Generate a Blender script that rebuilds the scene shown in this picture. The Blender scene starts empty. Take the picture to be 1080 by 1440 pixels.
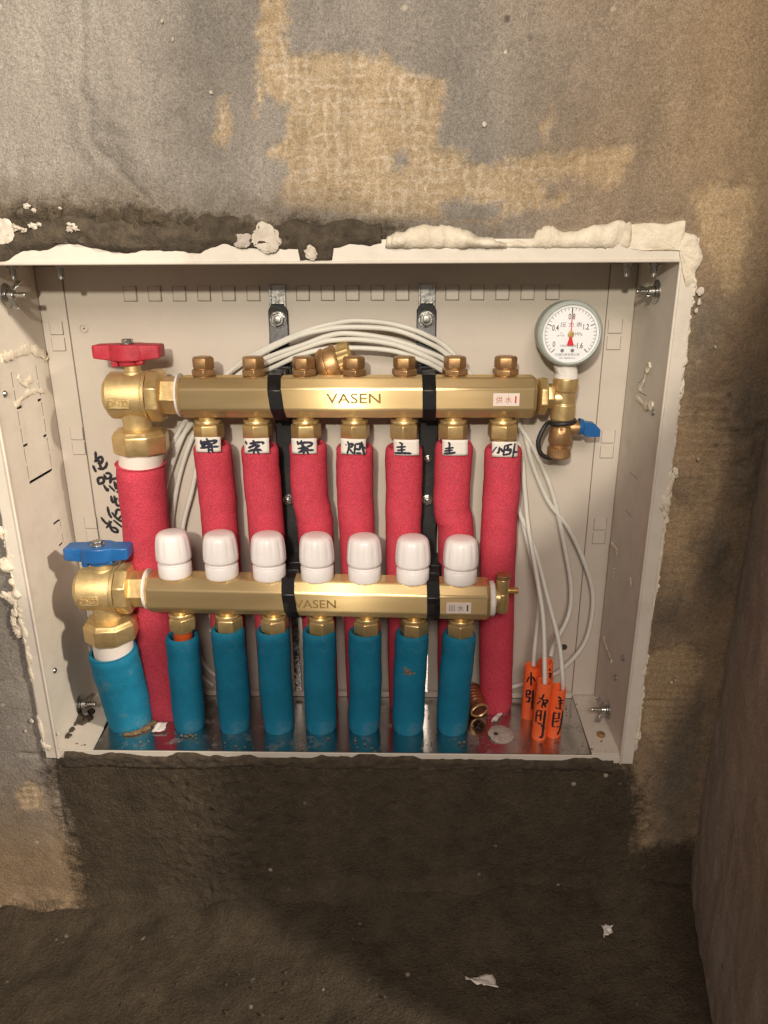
import bpy, math, random
import numpy as np
from mathutils import Vector, Matrix
R_ = math.radians
random.seed(4)
rng = np.random.default_rng(5)
scene = bpy.context.scene
COL = scene.collection

# ------------------------------------------------------------------ camera
F_PX, PITCH, YAW, ROLL = 1016.36, .328677, -.0226139, -.0047045
CAM = np.array([.0604425, -.5927135, .4493675])
_f = np.array([math.sin(YAW)*math.cos(PITCH), math.cos(YAW)*math.cos(PITCH), -math.sin(PITCH)])
_r0 = np.array([math.cos(YAW), -math.sin(YAW), 0.])
_u0 = np.cross(_r0, _f)
_r = math.cos(ROLL)*_r0 + math.sin(ROLL)*_u0
_u = -math.sin(ROLL)*_r0 + math.cos(ROLL)*_u0
cd = bpy.data.cameras.new('camera')
cam = bpy.data.objects.new('camera', cd)
COL.objects.link(cam)
cam.matrix_world = Matrix(((_r[0], _u[0], -_f[0], CAM[0]), (_r[1], _u[1], -_f[1], CAM[1]), (_r[2], _u[2], -_f[2], CAM[2]), (0, 0, 0, 1)))
cd.sensor_fit = 'VERTICAL'
cd.sensor_height = 36
cd.lens = F_PX/1440*36
cd.clip_start = .02
cd.clip_end = 50
scene.camera = cam

# ------------------------------------------------------------------ light
w = bpy.data.worlds.new('World')
scene.world = w
w.use_nodes = True
bg = w.node_tree.nodes['Background']
bg.inputs[0].default_value = (1, .86, .78, 1)
bg.inputs[1].default_value = .16


def lamp(name, kind, loc, target, energy, color, **kw):
    d = bpy.data.lights.new(name, kind)
    d.energy = energy
    d.color = color
    for k, v in kw.items():
        setattr(d, k, v)
    o = bpy.data.objects.new(name, d)
    o.location = loc
    o.rotation_euler = (Vector(target)-Vector(loc)).to_track_quat('-Z', 'Y').to_euler()
    COL.objects.link(o)
    return o


# a torch held a little above and behind the camera: hard shadows on the back panel
torch = lamp('torch', 'SPOT', (-.06, -1.0, .68), (-.10, 0, .62), 27, (1, .91, .76), spot_size=R_(51.4), spot_blend=.06, shadow_soft_size=.018)
# the room's ceiling lamp, far to the upper right: rakes along the wall and lights the left cheek of the box
lamp('ceiling_lamp', 'POINT', (2.42, -1.50, 1.72), (0, 0, 0), 370, (1, .88, .74), shadow_soft_size=.10)
# soft bounce from the room behind the camera
lamp('room_light', 'AREA', (.02, -1.75, 1.30), (0, 0, .3), 20, (1, .865, .77), shape='RECTANGLE', size=.7, size_y=.5)

scene.view_settings.view_transform = 'Standard'
scene.view_settings.look = 'None'
scene.view_settings.exposure = .20
scene.view_settings.gamma = 1
scene.cycles.max_bounces = 8
scene.cycles.use_denoising = True

# ------------------------------------------------------------------ helpers


def ray(px, py):
    return _f + _r*(px-540)/F_PX - _u*(py-720)/F_PX


def UY(px, py, Y):
    d = ray(px, py)
    return CAM + d*(Y-CAM[1])/d[1]


def UZ(px, py, Z):
    d = ray(px, py)
    return CAM + d*(Z-CAM[2])/d[2]


def UX(px, py, X):
    d = ray(px, py)
    return CAM + d*(X-CAM[0])/d[0]


def SC(px, py, Y):          # metres per picture pixel at that spot
    return float(np.linalg.norm(UY(px+1, py, Y)-UY(px, py, Y)))


def A3(*p):
    return np.array(p, float)


def norm(v):
    v = np.asarray(v, float)
    return v/np.linalg.norm(v)


def frame(axis, ref=None):
    a = norm(axis)
    ref = A3(0, -1, 0) if ref is None else np.asarray(ref, float)
    if abs(a @ norm(ref)) > .95:
        ref = A3(1, 0, 0) if abs(a[0]) < .9 else A3(0, 0, 1)
    x = norm(ref - a*(a @ ref))
    y = np.cross(a, x)
    return x, y, a


def spline(pts, n=8):
    P = [np.asarray(p, float) for p in pts]
    if len(P) < 3:
        return [P[0]+(P[-1]-P[0])*t for t in np.linspace(0, 1, n+1)]
    out = []
    Q = [2*P[0]-P[1]]+P+[2*P[-1]-P[-2]]
    for i in range(1, len(Q)-2):
        a, b, c, d = Q[i-1:i+3]
        for k in range(n):
            t = k/n
            out.append(.5*((2*b)+(c-a)*t+(2*a-5*b+4*c-d)*t*t+(3*b-a-3*c+d)*t**3))
    out.append(P[-1])
    return out


def _hash(ix, iy, s):
    n = np.sin(ix*127.1+iy*311.7+s*74.7)*43758.5453
    return n-np.floor(n)


def vnoise(x, y, s=0):
    x = np.asarray(x, float)
    y = np.asarray(y, float)
    ix, iy = np.floor(x), np.floor(y)
    fx, fy = x-ix, y-iy
    fx = fx*fx*(3-2*fx)
    fy = fy*fy*(3-2*fy)
    a, b = _hash(ix, iy, s), _hash(ix+1, iy, s)
    c, d = _hash(ix, iy+1, s), _hash(ix+1, iy+1, s)
    return (a+(b-a)*fx+(c-a)*fy+(a-b-c+d)*fx*fy)*2-1


def fbm(x, y, o=4, s=0):
    t = 0
    amp = 1.
    for k in range(o):
        t = t+amp*vnoise(x*2**k, y*2**k, s+k*3.1)
        amp *= .5
    return t


class MB:
    def __init__(self):
        self.v = []
        self.f = []

    def add(self, vs, fs):
        b = len(self.v)
        self.v += [tuple(map(float, p)) for p in vs]
        self.f += [tuple(i+b for i in f) for f in fs]
        return self

    def rings(self, rs, cap0=True, cap1=True):
        n = len(rs[0])
        vs = [p for r in rs for p in r]
        fs = []
        for i in range(len(rs)-1):
            for k in range(n):
                k2 = (k+1) % n
                fs.append((i*n+k, i*n+k2, (i+1)*n+k2, (i+1)*n+k))
        if cap0:
            fs.append(tuple(range(n-1, -1, -1)))
        if cap1:
            m = (len(rs)-1)*n
            fs.append(tuple(range(m, m+n)))
        return self.add(vs, fs)

    def lathe(self, org, axis, prof, seg=28, ph=0., rib=None, ref=None, cap0=True, cap1=True):
        x, y, a = frame(axis, ref)
        rs = []
        for j, (r, t) in enumerate(prof):
            ring = []
            for k in range(seg):
                an = 2*math.pi*k/seg+ph
                rr = r*(1+(rib(k, j) if rib else 0))
                ring.append(np.asarray(org)+a*t+rr*(math.cos(an)*x+math.sin(an)*y))
            rs.append(ring)
        return self.rings(rs, cap0, cap1)

    def tube(self, pts, rad, seg=16, cap=True, wob=None):
        pts = [np.asarray(p, float) for p in pts]
        n = len(pts)
        rad = [rad]*n if np.isscalar(rad) else rad
        rs = []
        x = None
        for i in range(n):
            t = norm(pts[min(i+1, n-1)]-pts[max(i-1, 0)])
            if x is None:
                x, y, _ = frame(t)
            else:
                x = norm(x-t*(x @ t))
                y = np.cross(t, x)
            ring = []
            for k in range(seg):
                an = 2*math.pi*k/seg
                r = rad[i]*(1+(wob(i, k) if wob else 0))
                ring.append(pts[i]+r*(math.cos(an)*x+math.sin(an)*y))
            rs.append(ring)
        return self.rings(rs, cap, cap)

    def box(self, c, s, rot=None):
        c = np.asarray(c, float)
        M = np.eye(3) if rot is None else np.array(rot)
        vs = [c+M @ (A3(i, j, k)*np.asarray(s)/2) for i in (-1, 1) for j in (-1, 1) for k in (-1, 1)]
        return self.add(vs, [(0, 1, 3, 2), (4, 6, 7, 5), (0, 4, 5, 1), (2, 3, 7, 6), (0, 2, 6, 4), (1, 5, 7, 3)])

    def bb(self, x0, x1, y0, y1, z0, z1):
        return self.box(((x0+x1)/2, (y0+y1)/2, (z0+z1)/2), (abs(x1-x0), abs(y1-y0), abs(z1-z0)))

    def prism(self, poly, vec):
        n = len(poly)
        p = [np.asarray(q, float) for q in poly]
        q = [a+np.asarray(vec) for a in p]
        fs = [tuple(range(n-1, -1, -1)), tuple(range(n, 2*n))]
        fs += [(i, (i+1) % n, n+(i+1) % n, n+i) for i in range(n)]
        return self.add(p+q, fs)

    def blob(self, c, rad, amp=.25, freq=2.2, seed=0, nu=18, nv=11):
        rs = []
        for i in range(nv+1):
            th = math.pi*(i+.02)/(nv+.04)
            ring = []
            for k in range(nu):
                a = 2*math.pi*k/nu
                d = A3(math.sin(th)*math.cos(a), math.sin(th)*math.sin(a), math.cos(th))
                n = float(fbm(d[0]*freq+seed*3.3+d[2], d[1]*freq-d[2]*freq+seed, 3, seed))
                ring.append(np.asarray(c)+d*np.asarray(rad)*(1+amp*n))
            rs.append(ring)
        return self.rings(rs)


ORG = {}


def setp(o, label=None, cat=None, group=None, kind=None):
    for k, v in (('label', label), ('category', cat), ('group', group), ('kind', kind)):
        if v:
            o[k] = v
    return o


def thing(name, loc, label, cat, group=None):
    o = bpy.data.objects.new(name, None)
    COL.objects.link(o)
    o.location = tuple(map(float, loc))
    o.empty_display_size = .02
    ORG[o.name] = np.asarray(loc, float)
    return setp(o, label, cat, group)


def obj(name, mb, mat, parent=None, bevel=0, ang=38, loc=None, seg=2, label=None, cat=None, group=None, kind=None):
    me = bpy.data.meshes.new(name)
    if parent is not None:
        off = ORG[parent.name]
    else:
        off = np.asarray(loc, float) if loc is not None else np.mean(np.array(mb.v), axis=0)
    V = np.array(mb.v)-off
    me.from_pydata([tuple(p) for p in V], [], mb.f)
    import bmesh
    bm = bmesh.new()
    bm.from_mesh(me)
    bmesh.ops.recalc_face_normals(bm, faces=bm.faces)
    bm.to_mesh(me)
    bm.free()
    me.materials.append(mat)
    me.shade_smooth()
    me.set_sharp_from_angle(angle=R_(ang))
    o = bpy.data.objects.new(name, me)
    COL.objects.link(o)
    ORG[o.name] = off
    if parent is not None:
        o.parent = parent
    else:
        o.location = tuple(off)
    if bevel:
        m = o.modifiers.new('bevel', 'BEVEL')
        m.width = bevel
        m.segments = seg
        m.limit_method = 'ANGLE'
        m.angle_limit = R_(32)
    return setp(o, label, cat, group, kind)


def part_copy(src, parent, off):
    o = src.copy()
    COL.objects.link(o)
    o.parent = parent
    o.location = tuple(np.asarray(src.location)+np.asarray(off))
    ORG[o.name] = ORG[src.name]
    return o


def text_mb(body, size, center, right=(1, 0, 0), up=(0, 0, 1), ext=.0002, bold=0., sx=1.):
    c = bpy.data.curves.new('t', 'FONT')
    c.body = body
    c.size = size
    c.align_x = 'CENTER'
    c.align_y = 'CENTER'
    c.extrude = ext
    c.offset = bold
    c.resolution_u = 3
    t = bpy.data.objects.new('t', c)
    COL.objects.link(t)
    me = bpy.data.meshes.new_from_object(t.evaluated_get(bpy.context.evaluated_depsgraph_get()))
    co = np.array([v.co[:] for v in me.vertices])
    mid = (co.max(0)+co.min(0))/2
    co = (co-mid)*A3(sx, 1, 1)
    r, u = norm(right), norm(up)
    n = np.cross(r, u)
    vs = [np.asarray(center)+r*p[0]+u*p[1]+n*p[2] for p in co]
    fs = [tuple(p.vertices) for p in me.polygons]
    bpy.data.objects.remove(t)
    bpy.data.meshes.remove(me)
    m = MB()
    m.add(vs, fs)
    return m


# ------------------------------------------------------------------ materials


def mat(name, c1, c2=None, rough=.5, metal=0., nscale=60, bump=0., bscale=400, rvar=0., spec=.5, stretch=None, fine=0., coat=0., sheen=0., aniso=0., dust=0., dcol=(.30, .25, .19)):
    m = bpy.data.materials.new(name)
    m.use_nodes = True
    nt = m.node_tree
    b = nt.nodes['Principled BSDF']
    L = nt.links.new
    tc = nt.nodes.new('ShaderNodeTexCoord')
    mp = nt.nodes.new('ShaderNodeMapping')
    L(tc.outputs['Object'], mp.inputs[0])
    if stretch:
        mp.inputs['Scale'].default_value = stretch
    n = nt.nodes.new('ShaderNodeTexNoise')
    n.inputs['Scale'].default_value = nscale
    n.inputs['Detail'].default_value = 5
    n.inputs['Roughness'].default_value = .65
    L(mp.outputs[0], n.inputs['Vector'])
    r = nt.nodes.new('ShaderNodeValToRGB')
    r.color_ramp.elements[0].position = .32
    r.color_ramp.elements[1].position = .68
    c2 = c2 or c1
    r.color_ramp.elements[0].color = (*c2, 1)
    r.color_ramp.elements[1].color = (*c1, 1)
    L(n.outputs['Fac'], r.inputs[0])
    col = r.outputs[0]
    if fine:
        n3 = nt.nodes.new('ShaderNodeTexNoise')
        n3.inputs['Scale'].default_value = 1100
        n3.inputs['Detail'].default_value = 2
        L(tc.outputs['Object'], n3.inputs['Vector'])
        mr3 = nt.nodes.new('ShaderNodeMapRange')
        mr3.inputs[1].default_value = .3
        mr3.inputs[2].default_value = .7
        mr3.inputs[3].default_value = 1-fine
        mr3.inputs[4].default_value = 1+fine
        L(n3.outputs['Fac'], mr3.inputs[0])
        mx = nt.nodes.new('ShaderNodeVectorMath')
        mx.operation = 'SCALE'
        L(col, mx.inputs[0])
        L(mr3.outputs[0], mx.inputs['Scale'])
        col = mx.outputs[0]
    if dust:
        nd = nt.nodes.new('ShaderNodeTexNoise')
        nd.inputs['Scale'].default_value = 34
        nd.inputs['Detail'].default_value = 8
        nd.inputs['Roughness'].default_value = .72
        L(tc.outputs['Object'], nd.inputs['Vector'])
        md = nt.nodes.new('ShaderNodeMapRange')
        md.inputs[1].default_value = .54
        md.inputs[2].default_value = .70
        md.inputs[3].default_value = 0
        md.inputs[4].default_value = dust
        L(nd.outputs['Fac'], md.inputs[0])
        xd = nt.nodes.new('ShaderNodeMix')
        xd.data_type = 'RGBA'
        L(md.outputs[0], xd.inputs[0])
        L(col, xd.inputs[6])
        xd.inputs[7].default_value = (*dcol, 1)
        col = xd.outputs[2]
    L(col, b.inputs['Base Color'])
    b.inputs['Metallic'].default_value = metal
    b.inputs['Roughness'].default_value = rough
    b.inputs['Specular IOR Level'].default_value = spec
    if aniso:
        b.inputs['Anisotropic'].default_value = aniso
        tg = nt.nodes.new('ShaderNodeTangent')
        tg.direction_type = 'RADIAL'
        tg.axis = 'X'
        L(tg.outputs[0], b.inputs['Tangent'])
    if coat:
        b.inputs['Coat Weight'].default_value = coat
        b.inputs['Coat Roughness'].default_value = .25
    if sheen:
        b.inputs['Sheen Weight'].default_value = sheen
    if rvar:
        mr = nt.nodes.new('ShaderNodeMapRange')
        mr.inputs[1].default_value = .3
        mr.inputs[2].default_value = .7
        mr.inputs[3].default_value = max(.02, rough-rvar)
        mr.inputs[4].default_value = rough+rvar
        L(n.outputs['Fac'], mr.inputs[0])
        L(mr.outputs[0], b.inputs['Roughness'])
    if bump:
        n2 = nt.nodes.new('ShaderNodeTexNoise')
        n2.inputs['Scale'].default_value = bscale
        n2.inputs['Detail'].default_value = 4
        L(mp.outputs[0], n2.inputs['Vector'])
        bp = nt.nodes.new('ShaderNodeBump')
        bp.inputs['Strength'].default_value = bump
        bp.inputs['Distance'].default_value = .001
        L(n2.outputs['Fac'], bp.inputs['Height'])
        L(bp.outputs[0], b.inputs['Normal'])
    return m


M = {}
def brushed_mat():
    m = bpy.data.materials.new('brushed_brass')
    m.use_nodes = True
    nt = m.node_tree
    b = nt.nodes['Principled BSDF']
    L = nt.links.new
    tc = nt.nodes.new('ShaderNodeTexCoord')

    def noise(st, sc, det):
        mp = nt.nodes.new('ShaderNodeMapping')
        mp.inputs['Scale'].default_value = st
        L(tc.outputs['Object'], mp.inputs[0])
        n = nt.nodes.new('ShaderNodeTexNoise')
        n.inputs['Scale'].default_value = sc
        n.inputs['Detail'].default_value = det
        L(mp.outputs[0], n.inputs['Vector'])
        return n.outputs['Fac']
    r = nt.nodes.new('ShaderNodeValToRGB')
    r.color_ramp.elements[0].position = .3
    r.color_ramp.elements[1].position = .7
    r.color_ramp.elements[0].color = (.62, .455, .215, 1)
    r.color_ramp.elements[1].color = (.74, .555, .285, 1)
    L(noise((.12, 1, 1), 90, 5), r.inputs[0])
    L(r.outputs[0], b.inputs['Base Color'])
    b.inputs['Metallic'].default_value = .35
    b.inputs['Roughness'].default_value = .5
    tg = nt.nodes.new('ShaderNodeTangent')
    tg.direction_type = 'RADIAL'
    tg.axis = 'X'
    g = nt.nodes.new('ShaderNodeBsdfAnisotropic')
    g.inputs['Roughness'].default_value = .25
    g.inputs['Anisotropy'].default_value = -.70
    L(r.outputs[0], g.inputs['Color'])
    L(tg.outputs[0], g.inputs['Tangent'])
    mx = nt.nodes.new('ShaderNodeMixShader')
    mx.inputs[0].default_value = .70
    L(b.outputs[0], mx.inputs[1])
    L(g.outputs[0], mx.inputs[2])
    L(mx.outputs[0], nt.nodes['Material Output'].inputs[0])
    return m


M['brass_bar'] = brushed_mat()
M['brass'] = mat('turned_brass', (.70, .51, .24), (.60, .43, .19), rough=.36, metal=.72, nscale=120, bump=.06, bscale=900, rvar=.07)
M['cast_brass'] = mat('cast_brass', (.68, .51, .245), (.58, .43, .20), rough=.44, metal=.66, nscale=160, bump=.30, bscale=1500, rvar=.06)
M['bronze'] = mat('dull_bronze', (.52, .32, .15), (.38, .22, .10), rough=.42, metal=.75, nscale=110, bump=.12, bscale=900, rvar=.08)
M['stamp'] = mat('stamped_mark', (.34, .22, .075), (.27, .17, .055), rough=.55, metal=.35)
M['red_foam'] = mat('red_foam_sleeve', (.63, .072, .108), (.53, .055, .084), rough=.9, nscale=40, bump=.8, bscale=800, spec=.12, fine=.34, dust=.12)
M['blue_foam'] = mat('blue_foam_sleeve', (.012, .205, .335), (.006, .150, .255), rough=.75, nscale=28, bump=.35, bscale=600, spec=.22, fine=.12, dust=.30)
M['white_plastic'] = mat('white_pipe_plastic', (.80, .74, .66), (.76, .69, .61), rough=.45, nscale=40, bump=.05)
M['cap'] = mat('white_cap_plastic', (.84, .79, .77), (.80, .75, .73), rough=.36, nscale=30, bump=.03, bscale=250, dust=.10)
M['tape'] = mat('thread_tape', (.80, .76, .70), (.70, .66, .6), rough=.7, nscale=300, bump=.4, bscale=600)
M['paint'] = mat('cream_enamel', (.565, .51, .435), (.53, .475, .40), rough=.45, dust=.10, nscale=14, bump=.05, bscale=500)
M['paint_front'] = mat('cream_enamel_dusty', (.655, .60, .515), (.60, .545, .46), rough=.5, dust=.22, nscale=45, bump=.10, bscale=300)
M['groove'] = mat('hole_shade_paint', (.05, .045, .04), rough=.9)  # near-black tone standing for the shade inside holes
M['recess'] = mat('slot_shade_line', (.20, .17, .14), rough=.8)  # dark tone painted for the shade in tab slots and seams
M['red_handle'] = mat('red_lacquered_metal', (.52, .028, .048), (.36, .020, .036), rough=.5, nscale=200, bump=.4, bscale=900, fine=.15)
M['blue_handle'] = mat('blue_lacquered_metal', (.012, .115, .34), (.010, .09, .27), rough=.38, nscale=60, bump=.1, bscale=500, dust=.12)
M['black'] = mat('black_bracket', (.007, .007, .008), (.013, .012, .012), rough=.34, nscale=90, bump=.1, bscale=300, spec=.35, dust=.10)
M['rubber'] = mat('black_rubber', (.012, .012, .012), (.02, .02, .02), rough=.5)
M['zinc'] = mat('zinc_plated_steel', (.52, .51, .48), (.34, .33, .30), rough=.28, metal=.95, nscale=200, bump=.1, bscale=500, rvar=.08)
M['cable'] = mat('white_cable_jacket', (.68, .67, .60), (.60, .58, .51), rough=.5, nscale=25, bump=.08, bscale=800)
M['orange'] = mat('orange_conduit', (.95, .165, .045), (.88, .135, .032), rough=.45, nscale=60, bump=.12, bscale=700, fine=.10)
M['orange_pipe'] = mat('orange_floor_pipe', (.55, .09, .02), rough=.4)
M['ink'] = mat('marker_ink', (.012, .011, .016), rough=.6)
M['ink_blue'] = mat('marker_ink_blue', (.014, .014, .035), rough=.6)
M['paper'] = mat('white_card', (.80, .75, .68), (.76, .70, .62), rough=.6, nscale=30)
M['sticker'] = mat('white_sticker', (.76, .66, .58), rough=.4)
M['print_red'] = mat('red_print', (.45, .10, .06), rough=.6)
M['print_grey'] = mat('grey_print', (.17, .17, .20), rough=.6)
M['print_black'] = mat('black_print', (.05, .045, .045), rough=.6)
M['gauge_case'] = mat('grey_green_case', (.42, .46, .42), (.36, .40, .36), rough=.42, nscale=60, bump=.08)
M['dial'] = mat('white_dial', (.80, .80, .80), rough=.5)
M['needle'] = mat('red_needle', (.62, .02, .03), rough=.4)
M['foam'] = mat('expanding_foam', (.76, .69, .56), (.60, .52, .39), rough=.8, nscale=90, bump=.8, bscale=420, dust=.45)
M['plaster'] = mat('white_plaster_dab', (.66, .60, .51), (.42, .36, .28), rough=.85, nscale=90, bump=.5, bscale=250)
M['mortar'] = mat('dark_mortar', (.088, .067, .043), (.040, .030, .019), rough=.95, nscale=120, bump=1.0, bscale=450, fine=.2)
M['sand'] = mat('sandy_mortar', (.26, .17, .09), (.15, .10, .055), rough=.95, nscale=200, bump=.8, bscale=500)
M['brickdust'] = mat('recess_brick', (.30, .13, .06), (.14, .07, .04), rough=.95, nscale=60, bump=.6, bscale=200)
M['scrap'] = mat('white_scrap_plastic', (.75, .70, .64), rough=.5)
M['copper'] = mat('copper_coupling', (.42, .17, .09), (.30, .11, .06), rough=.38, metal=.7, nscale=150, rvar=.08)
M['disc'] = mat('plastered_disc', (.55, .48, .42), (.33, .28, .23), rough=.9, nscale=220, bump=.6, bscale=400)


def glass_mat():
    m = bpy.data.materials.new('gauge_glass')
    m.use_nodes = True
    nt = m.node_tree
    nt.nodes.remove(nt.nodes['Principled BSDF'])
    t = nt.nodes.new('ShaderNodeBsdfTransparent')
    g = nt.nodes.new('ShaderNodeBsdfGlossy')
    g.inputs['Roughness'].default_value = .05
    fr = nt.nodes.new('ShaderNodeFresnel')
    fr.inputs[0].default_value = 1.35
    mx = nt.nodes.new('ShaderNodeMixShader')
    nt.links.new(fr.outputs[0], mx.inputs[0])
    nt.links.new(t.outputs[0], mx.inputs[1])
    nt.links.new(g.outputs[0], mx.inputs[2])
    nt.links.new(mx.outputs[0], nt.nodes['Material Output'].inputs[0])
    return m


def plate_mat():
    m = bpy.data.materials.new('smeared_galvanised_plate')
    m.use_nodes = True
    nt = m.node_tree
    b = nt.nodes['Principled BSDF']
    L = nt.links.new
    tc = nt.nodes.new('ShaderNodeTexCoord')
    n = nt.nodes.new('ShaderNodeTexNoise')
    n.inputs['Scale'].default_value = 38
    n.inputs['Detail'].default_value = 6
    n.inputs['Roughness'].default_value = .7
    L(tc.outputs['Object'], n.inputs[0])
    n2 = nt.nodes.new('ShaderNodeTexNoise')
    n2.inputs['Scale'].default_value = 9
    n2.inputs['Detail'].default_value = 3
    L(tc.outputs['Object'], n2.inputs[0])
    r = nt.nodes.new('ShaderNodeValToRGB')
    r.color_ramp.elements[0].position = .56
    r.color_ramp.elements[1].position = .72
    L(n.outputs['Fac'], r.inputs[0])
    mx = nt.nodes.new('ShaderNodeMix')
    mx.data_type = 'RGBA'
    mx.inputs[6].default_value = (.54, .53, .51, 1)
    mx.inputs[7].default_value = (.20, .17, .13, 1)
    L(r.outputs[0], mx.inputs[0])
    L(mx.outputs[2], b.inputs['Base Color'])
    mr = nt.nodes.new('ShaderNodeMapRange')
    mr.inputs[3].default_value = 1
    mr.inputs[4].default_value = .25
    L(r.outputs[0], mr.inputs[0])
    L(mr.outputs[0], b.inputs['Metallic'])
    mr2 = nt.nodes.new('ShaderNodeMapRange')
    mr2.inputs[1].default_value = .35
    mr2.inputs[2].default_value = .65
    mr2.inputs[3].default_value = .13
    mr2.inputs[4].default_value = .32
    L(n2.outputs['Fac'], mr2.inputs[0])
    ad = nt.nodes.new('ShaderNodeMath')
    ad.operation = 'MULTIPLY_ADD'
    L(r.outputs[0], ad.inputs[0])
    ad.inputs[1].default_value = .35
    L(mr2.outputs[0], ad.inputs[2])
    L(ad.outputs[0], b.inputs['Roughness'])
    bp = nt.nodes.new('ShaderNodeBump')
    bp.inputs['Strength'].default_value = .12
    bp.inputs['Distance'].default_value = .001
    L(n2.outputs['Fac'], bp.inputs['Height'])
    L(bp.outputs[0], b.inputs['Normal'])
    return m


M['plate'] = plate_mat()
M['glass'] = glass_mat()


def wall_mat(name, base=(.290, .265, .232), base2=(.198, .180, .155)):
    """concrete coat with regions given by signed distance attributes (metres)"""
    m = bpy.data.materials.new(name)
    m.use_nodes = True
    nt = m.node_tree
    b = nt.nodes['Principled BSDF']
    L = nt.links.new
    tc = nt.nodes.new('ShaderNodeTexCoord')

    def noise(scale, detail=5, rough=.6, stretch=None):
        n = nt.nodes.new('ShaderNodeTexNoise')
        n.inputs['Scale'].default_value = scale
        n.inputs['Detail'].default_value = detail
        n.inputs['Roughness'].default_value = rough
        if stretch:
            mp = nt.nodes.new('ShaderNodeMapping')
            mp.inputs['Scale'].default_value = stretch
            L(tc.outputs['Object'], mp.inputs[0])
            L(mp.outputs[0], n.inputs['Vector'])
        else:
            L(tc.outputs['Object'], n.inputs['Vector'])
        return n.outputs['Fac']

    def ramp(fac, p0, c0, p1, c1):
        r = nt.nodes.new('ShaderNodeValToRGB')
        r.color_ramp.elements[0].position = p0
        r.color_ramp.elements[1].position = p1
        r.color_ramp.elements[0].color = (*c0, 1)
        r.color_ramp.elements[1].color = (*c1, 1)
        L(fac, r.inputs[0])
        return r.outputs[0]

    def mix(fac, a, c):
        x = nt.nodes.new('ShaderNodeMix')
        x.data_type = 'RGBA'
        L(fac, x.inputs[0])
        for s, i in ((a, 6), (c, 7)):
            if isinstance(s, tuple):
                x.inputs[i].default_value = (*s, 1)
            else:
                L(s, x.inputs[i])
        return x.outputs[2]

    def mask(attr, amp, width, nfac):
        a = nt.nodes.new('ShaderNodeAttribute')
        a.attribute_name = attr
        s = nt.nodes.new('ShaderNodeMath')
        s.operation = 'MULTIPLY_ADD'      # (n)*amp + sd
        L(nfac, s.inputs[0])
        s.inputs[1].default_value = amp
        s2 = nt.nodes.new('ShaderNodeMath')
        s2.operation = 'ADD'
        L(a.outputs['Fac'], s2.inputs[0])
        s2.inputs[1].default_value = -amp*.5
        L(s2.outputs[0], s.inputs[2])
        r = nt.nodes.new('ShaderNodeMapRange')
        r.inputs[1].default_value = -width
        r.inputs[2].default_value = width
        L(s.outputs[0], r.inputs[0])
        return r.outputs[0]

    nb = noise(7, 6, .62)
    nm = noise(55, 6, .65)
    nf = noise(420, 4, .6)
    ne = noise(90, 5, .7)
    c = ramp(nb, .35, base2, .68, base)
    c = mix(ramp(nm, .3, (0, 0, 0), .75, (.55, .55, .55)), c, (.31, .285, .25))
    ng = noise(900, 3, .7)
    grain = ramp(ng, .36, (.72, .70, .68), .64, (1.20, 1.20, 1.20))
    vst = noise(16, 5, .6, (1, 1, .25))
    streak = ramp(vst, .35, (.80, .80, .80), .66, (1.14, 1.13, 1.12))
    # brown stained zone
    mb_ = mask('brown', .10, .05, nb)
    c = mix(mb_, c, mix(nm, (.205, .148, .090), (.34, .255, .165)))
    # tan patches of scraped adhesive
    mt = mask('tan', .026, .0034, ne)
    ht = noise(210, 4, .65, (1, 1, .30))
    ht2 = noise(190, 4, .65, (.30, 1, 1))
    hmx = nt.nodes.new('ShaderNodeMath')
    hmx.operation = 'MAXIMUM'
    L(ht, hmx.inputs[0])
    L(ht2, hmx.inputs[1])
    tanc = ramp(hmx.outputs[0], .40, (.33, .245, .140), .75, (.50, .40, .27))
    tanc = mix(ramp(nm, .35, (0, 0, 0), .7, (.5, .5, .5)), tanc, (.40, .32, .22))
    for ax_ in ('X', 'Z'):
        wv_ = nt.nodes.new('ShaderNodeTexWave')
        wv_.bands_direction = ax_
        wv_.inputs['Scale'].default_value = 33 if ax_ == 'X' else 41
        wv_.inputs['Distortion'].default_value = 5.5
        wv_.inputs['Detail'].default_value = 3
        wv_.inputs['Detail Scale'].default_value = 2.2
        L(tc.outputs['Object'], wv_.inputs['Vector'])
        lw = ramp(wv_.outputs['Fac'], .60, (0, 0, 0), .92, (.62, .62, .62))
        ml = nt.nodes.new('ShaderNodeMath')
        ml.operation = 'MULTIPLY'
        L(lw, ml.inputs[0])
        L(ramp(noise(38 if ax_ == 'X' else 44, 4, .6), .42, (0, 0, 0), .58, (1, 1, 1)), ml.inputs[1])
        tanc = mix(ml.outputs[0], tanc, (.56, .475, .36))
    brn = nt.nodes.new('ShaderNodeMath')
    brn.operation = 'MULTIPLY'
    brn.inputs[1].default_value = .62
    L(mb_, brn.inputs[0])
    tanc = mix(brn.outputs[0], tanc, (.36, .255, .14))
    c = mix(mt, c, tanc)
    # dark smears, and the shadow painted in at top left
    md = mask('dark', .04, .016, ne)
    c = mix(md, c, mix(nm, (.105, .085, .062), (.205, .168, .125)))
    # fresh dark mortar
    mm = mask('mortar', .03, .005, ne)
    c = mix(mm, c, mix(nm, (.042, .033, .022), (.108, .086, .058)))
    grain2 = ramp(noise(330, 4, .72), .34, (.82, .815, .81), .66, (1.12, 1.12, 1.12))
    for g_ in (grain, grain2, streak):
        xg = nt.nodes.new('ShaderNodeMix')
        xg.data_type = 'RGBA'
        xg.blend_type = 'MULTIPLY'
        xg.inputs[0].default_value = 1
        xg.clamp_result = False
        L(c, xg.inputs[6])
        L(g_, xg.inputs[7])
        c = xg.outputs[2]
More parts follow.
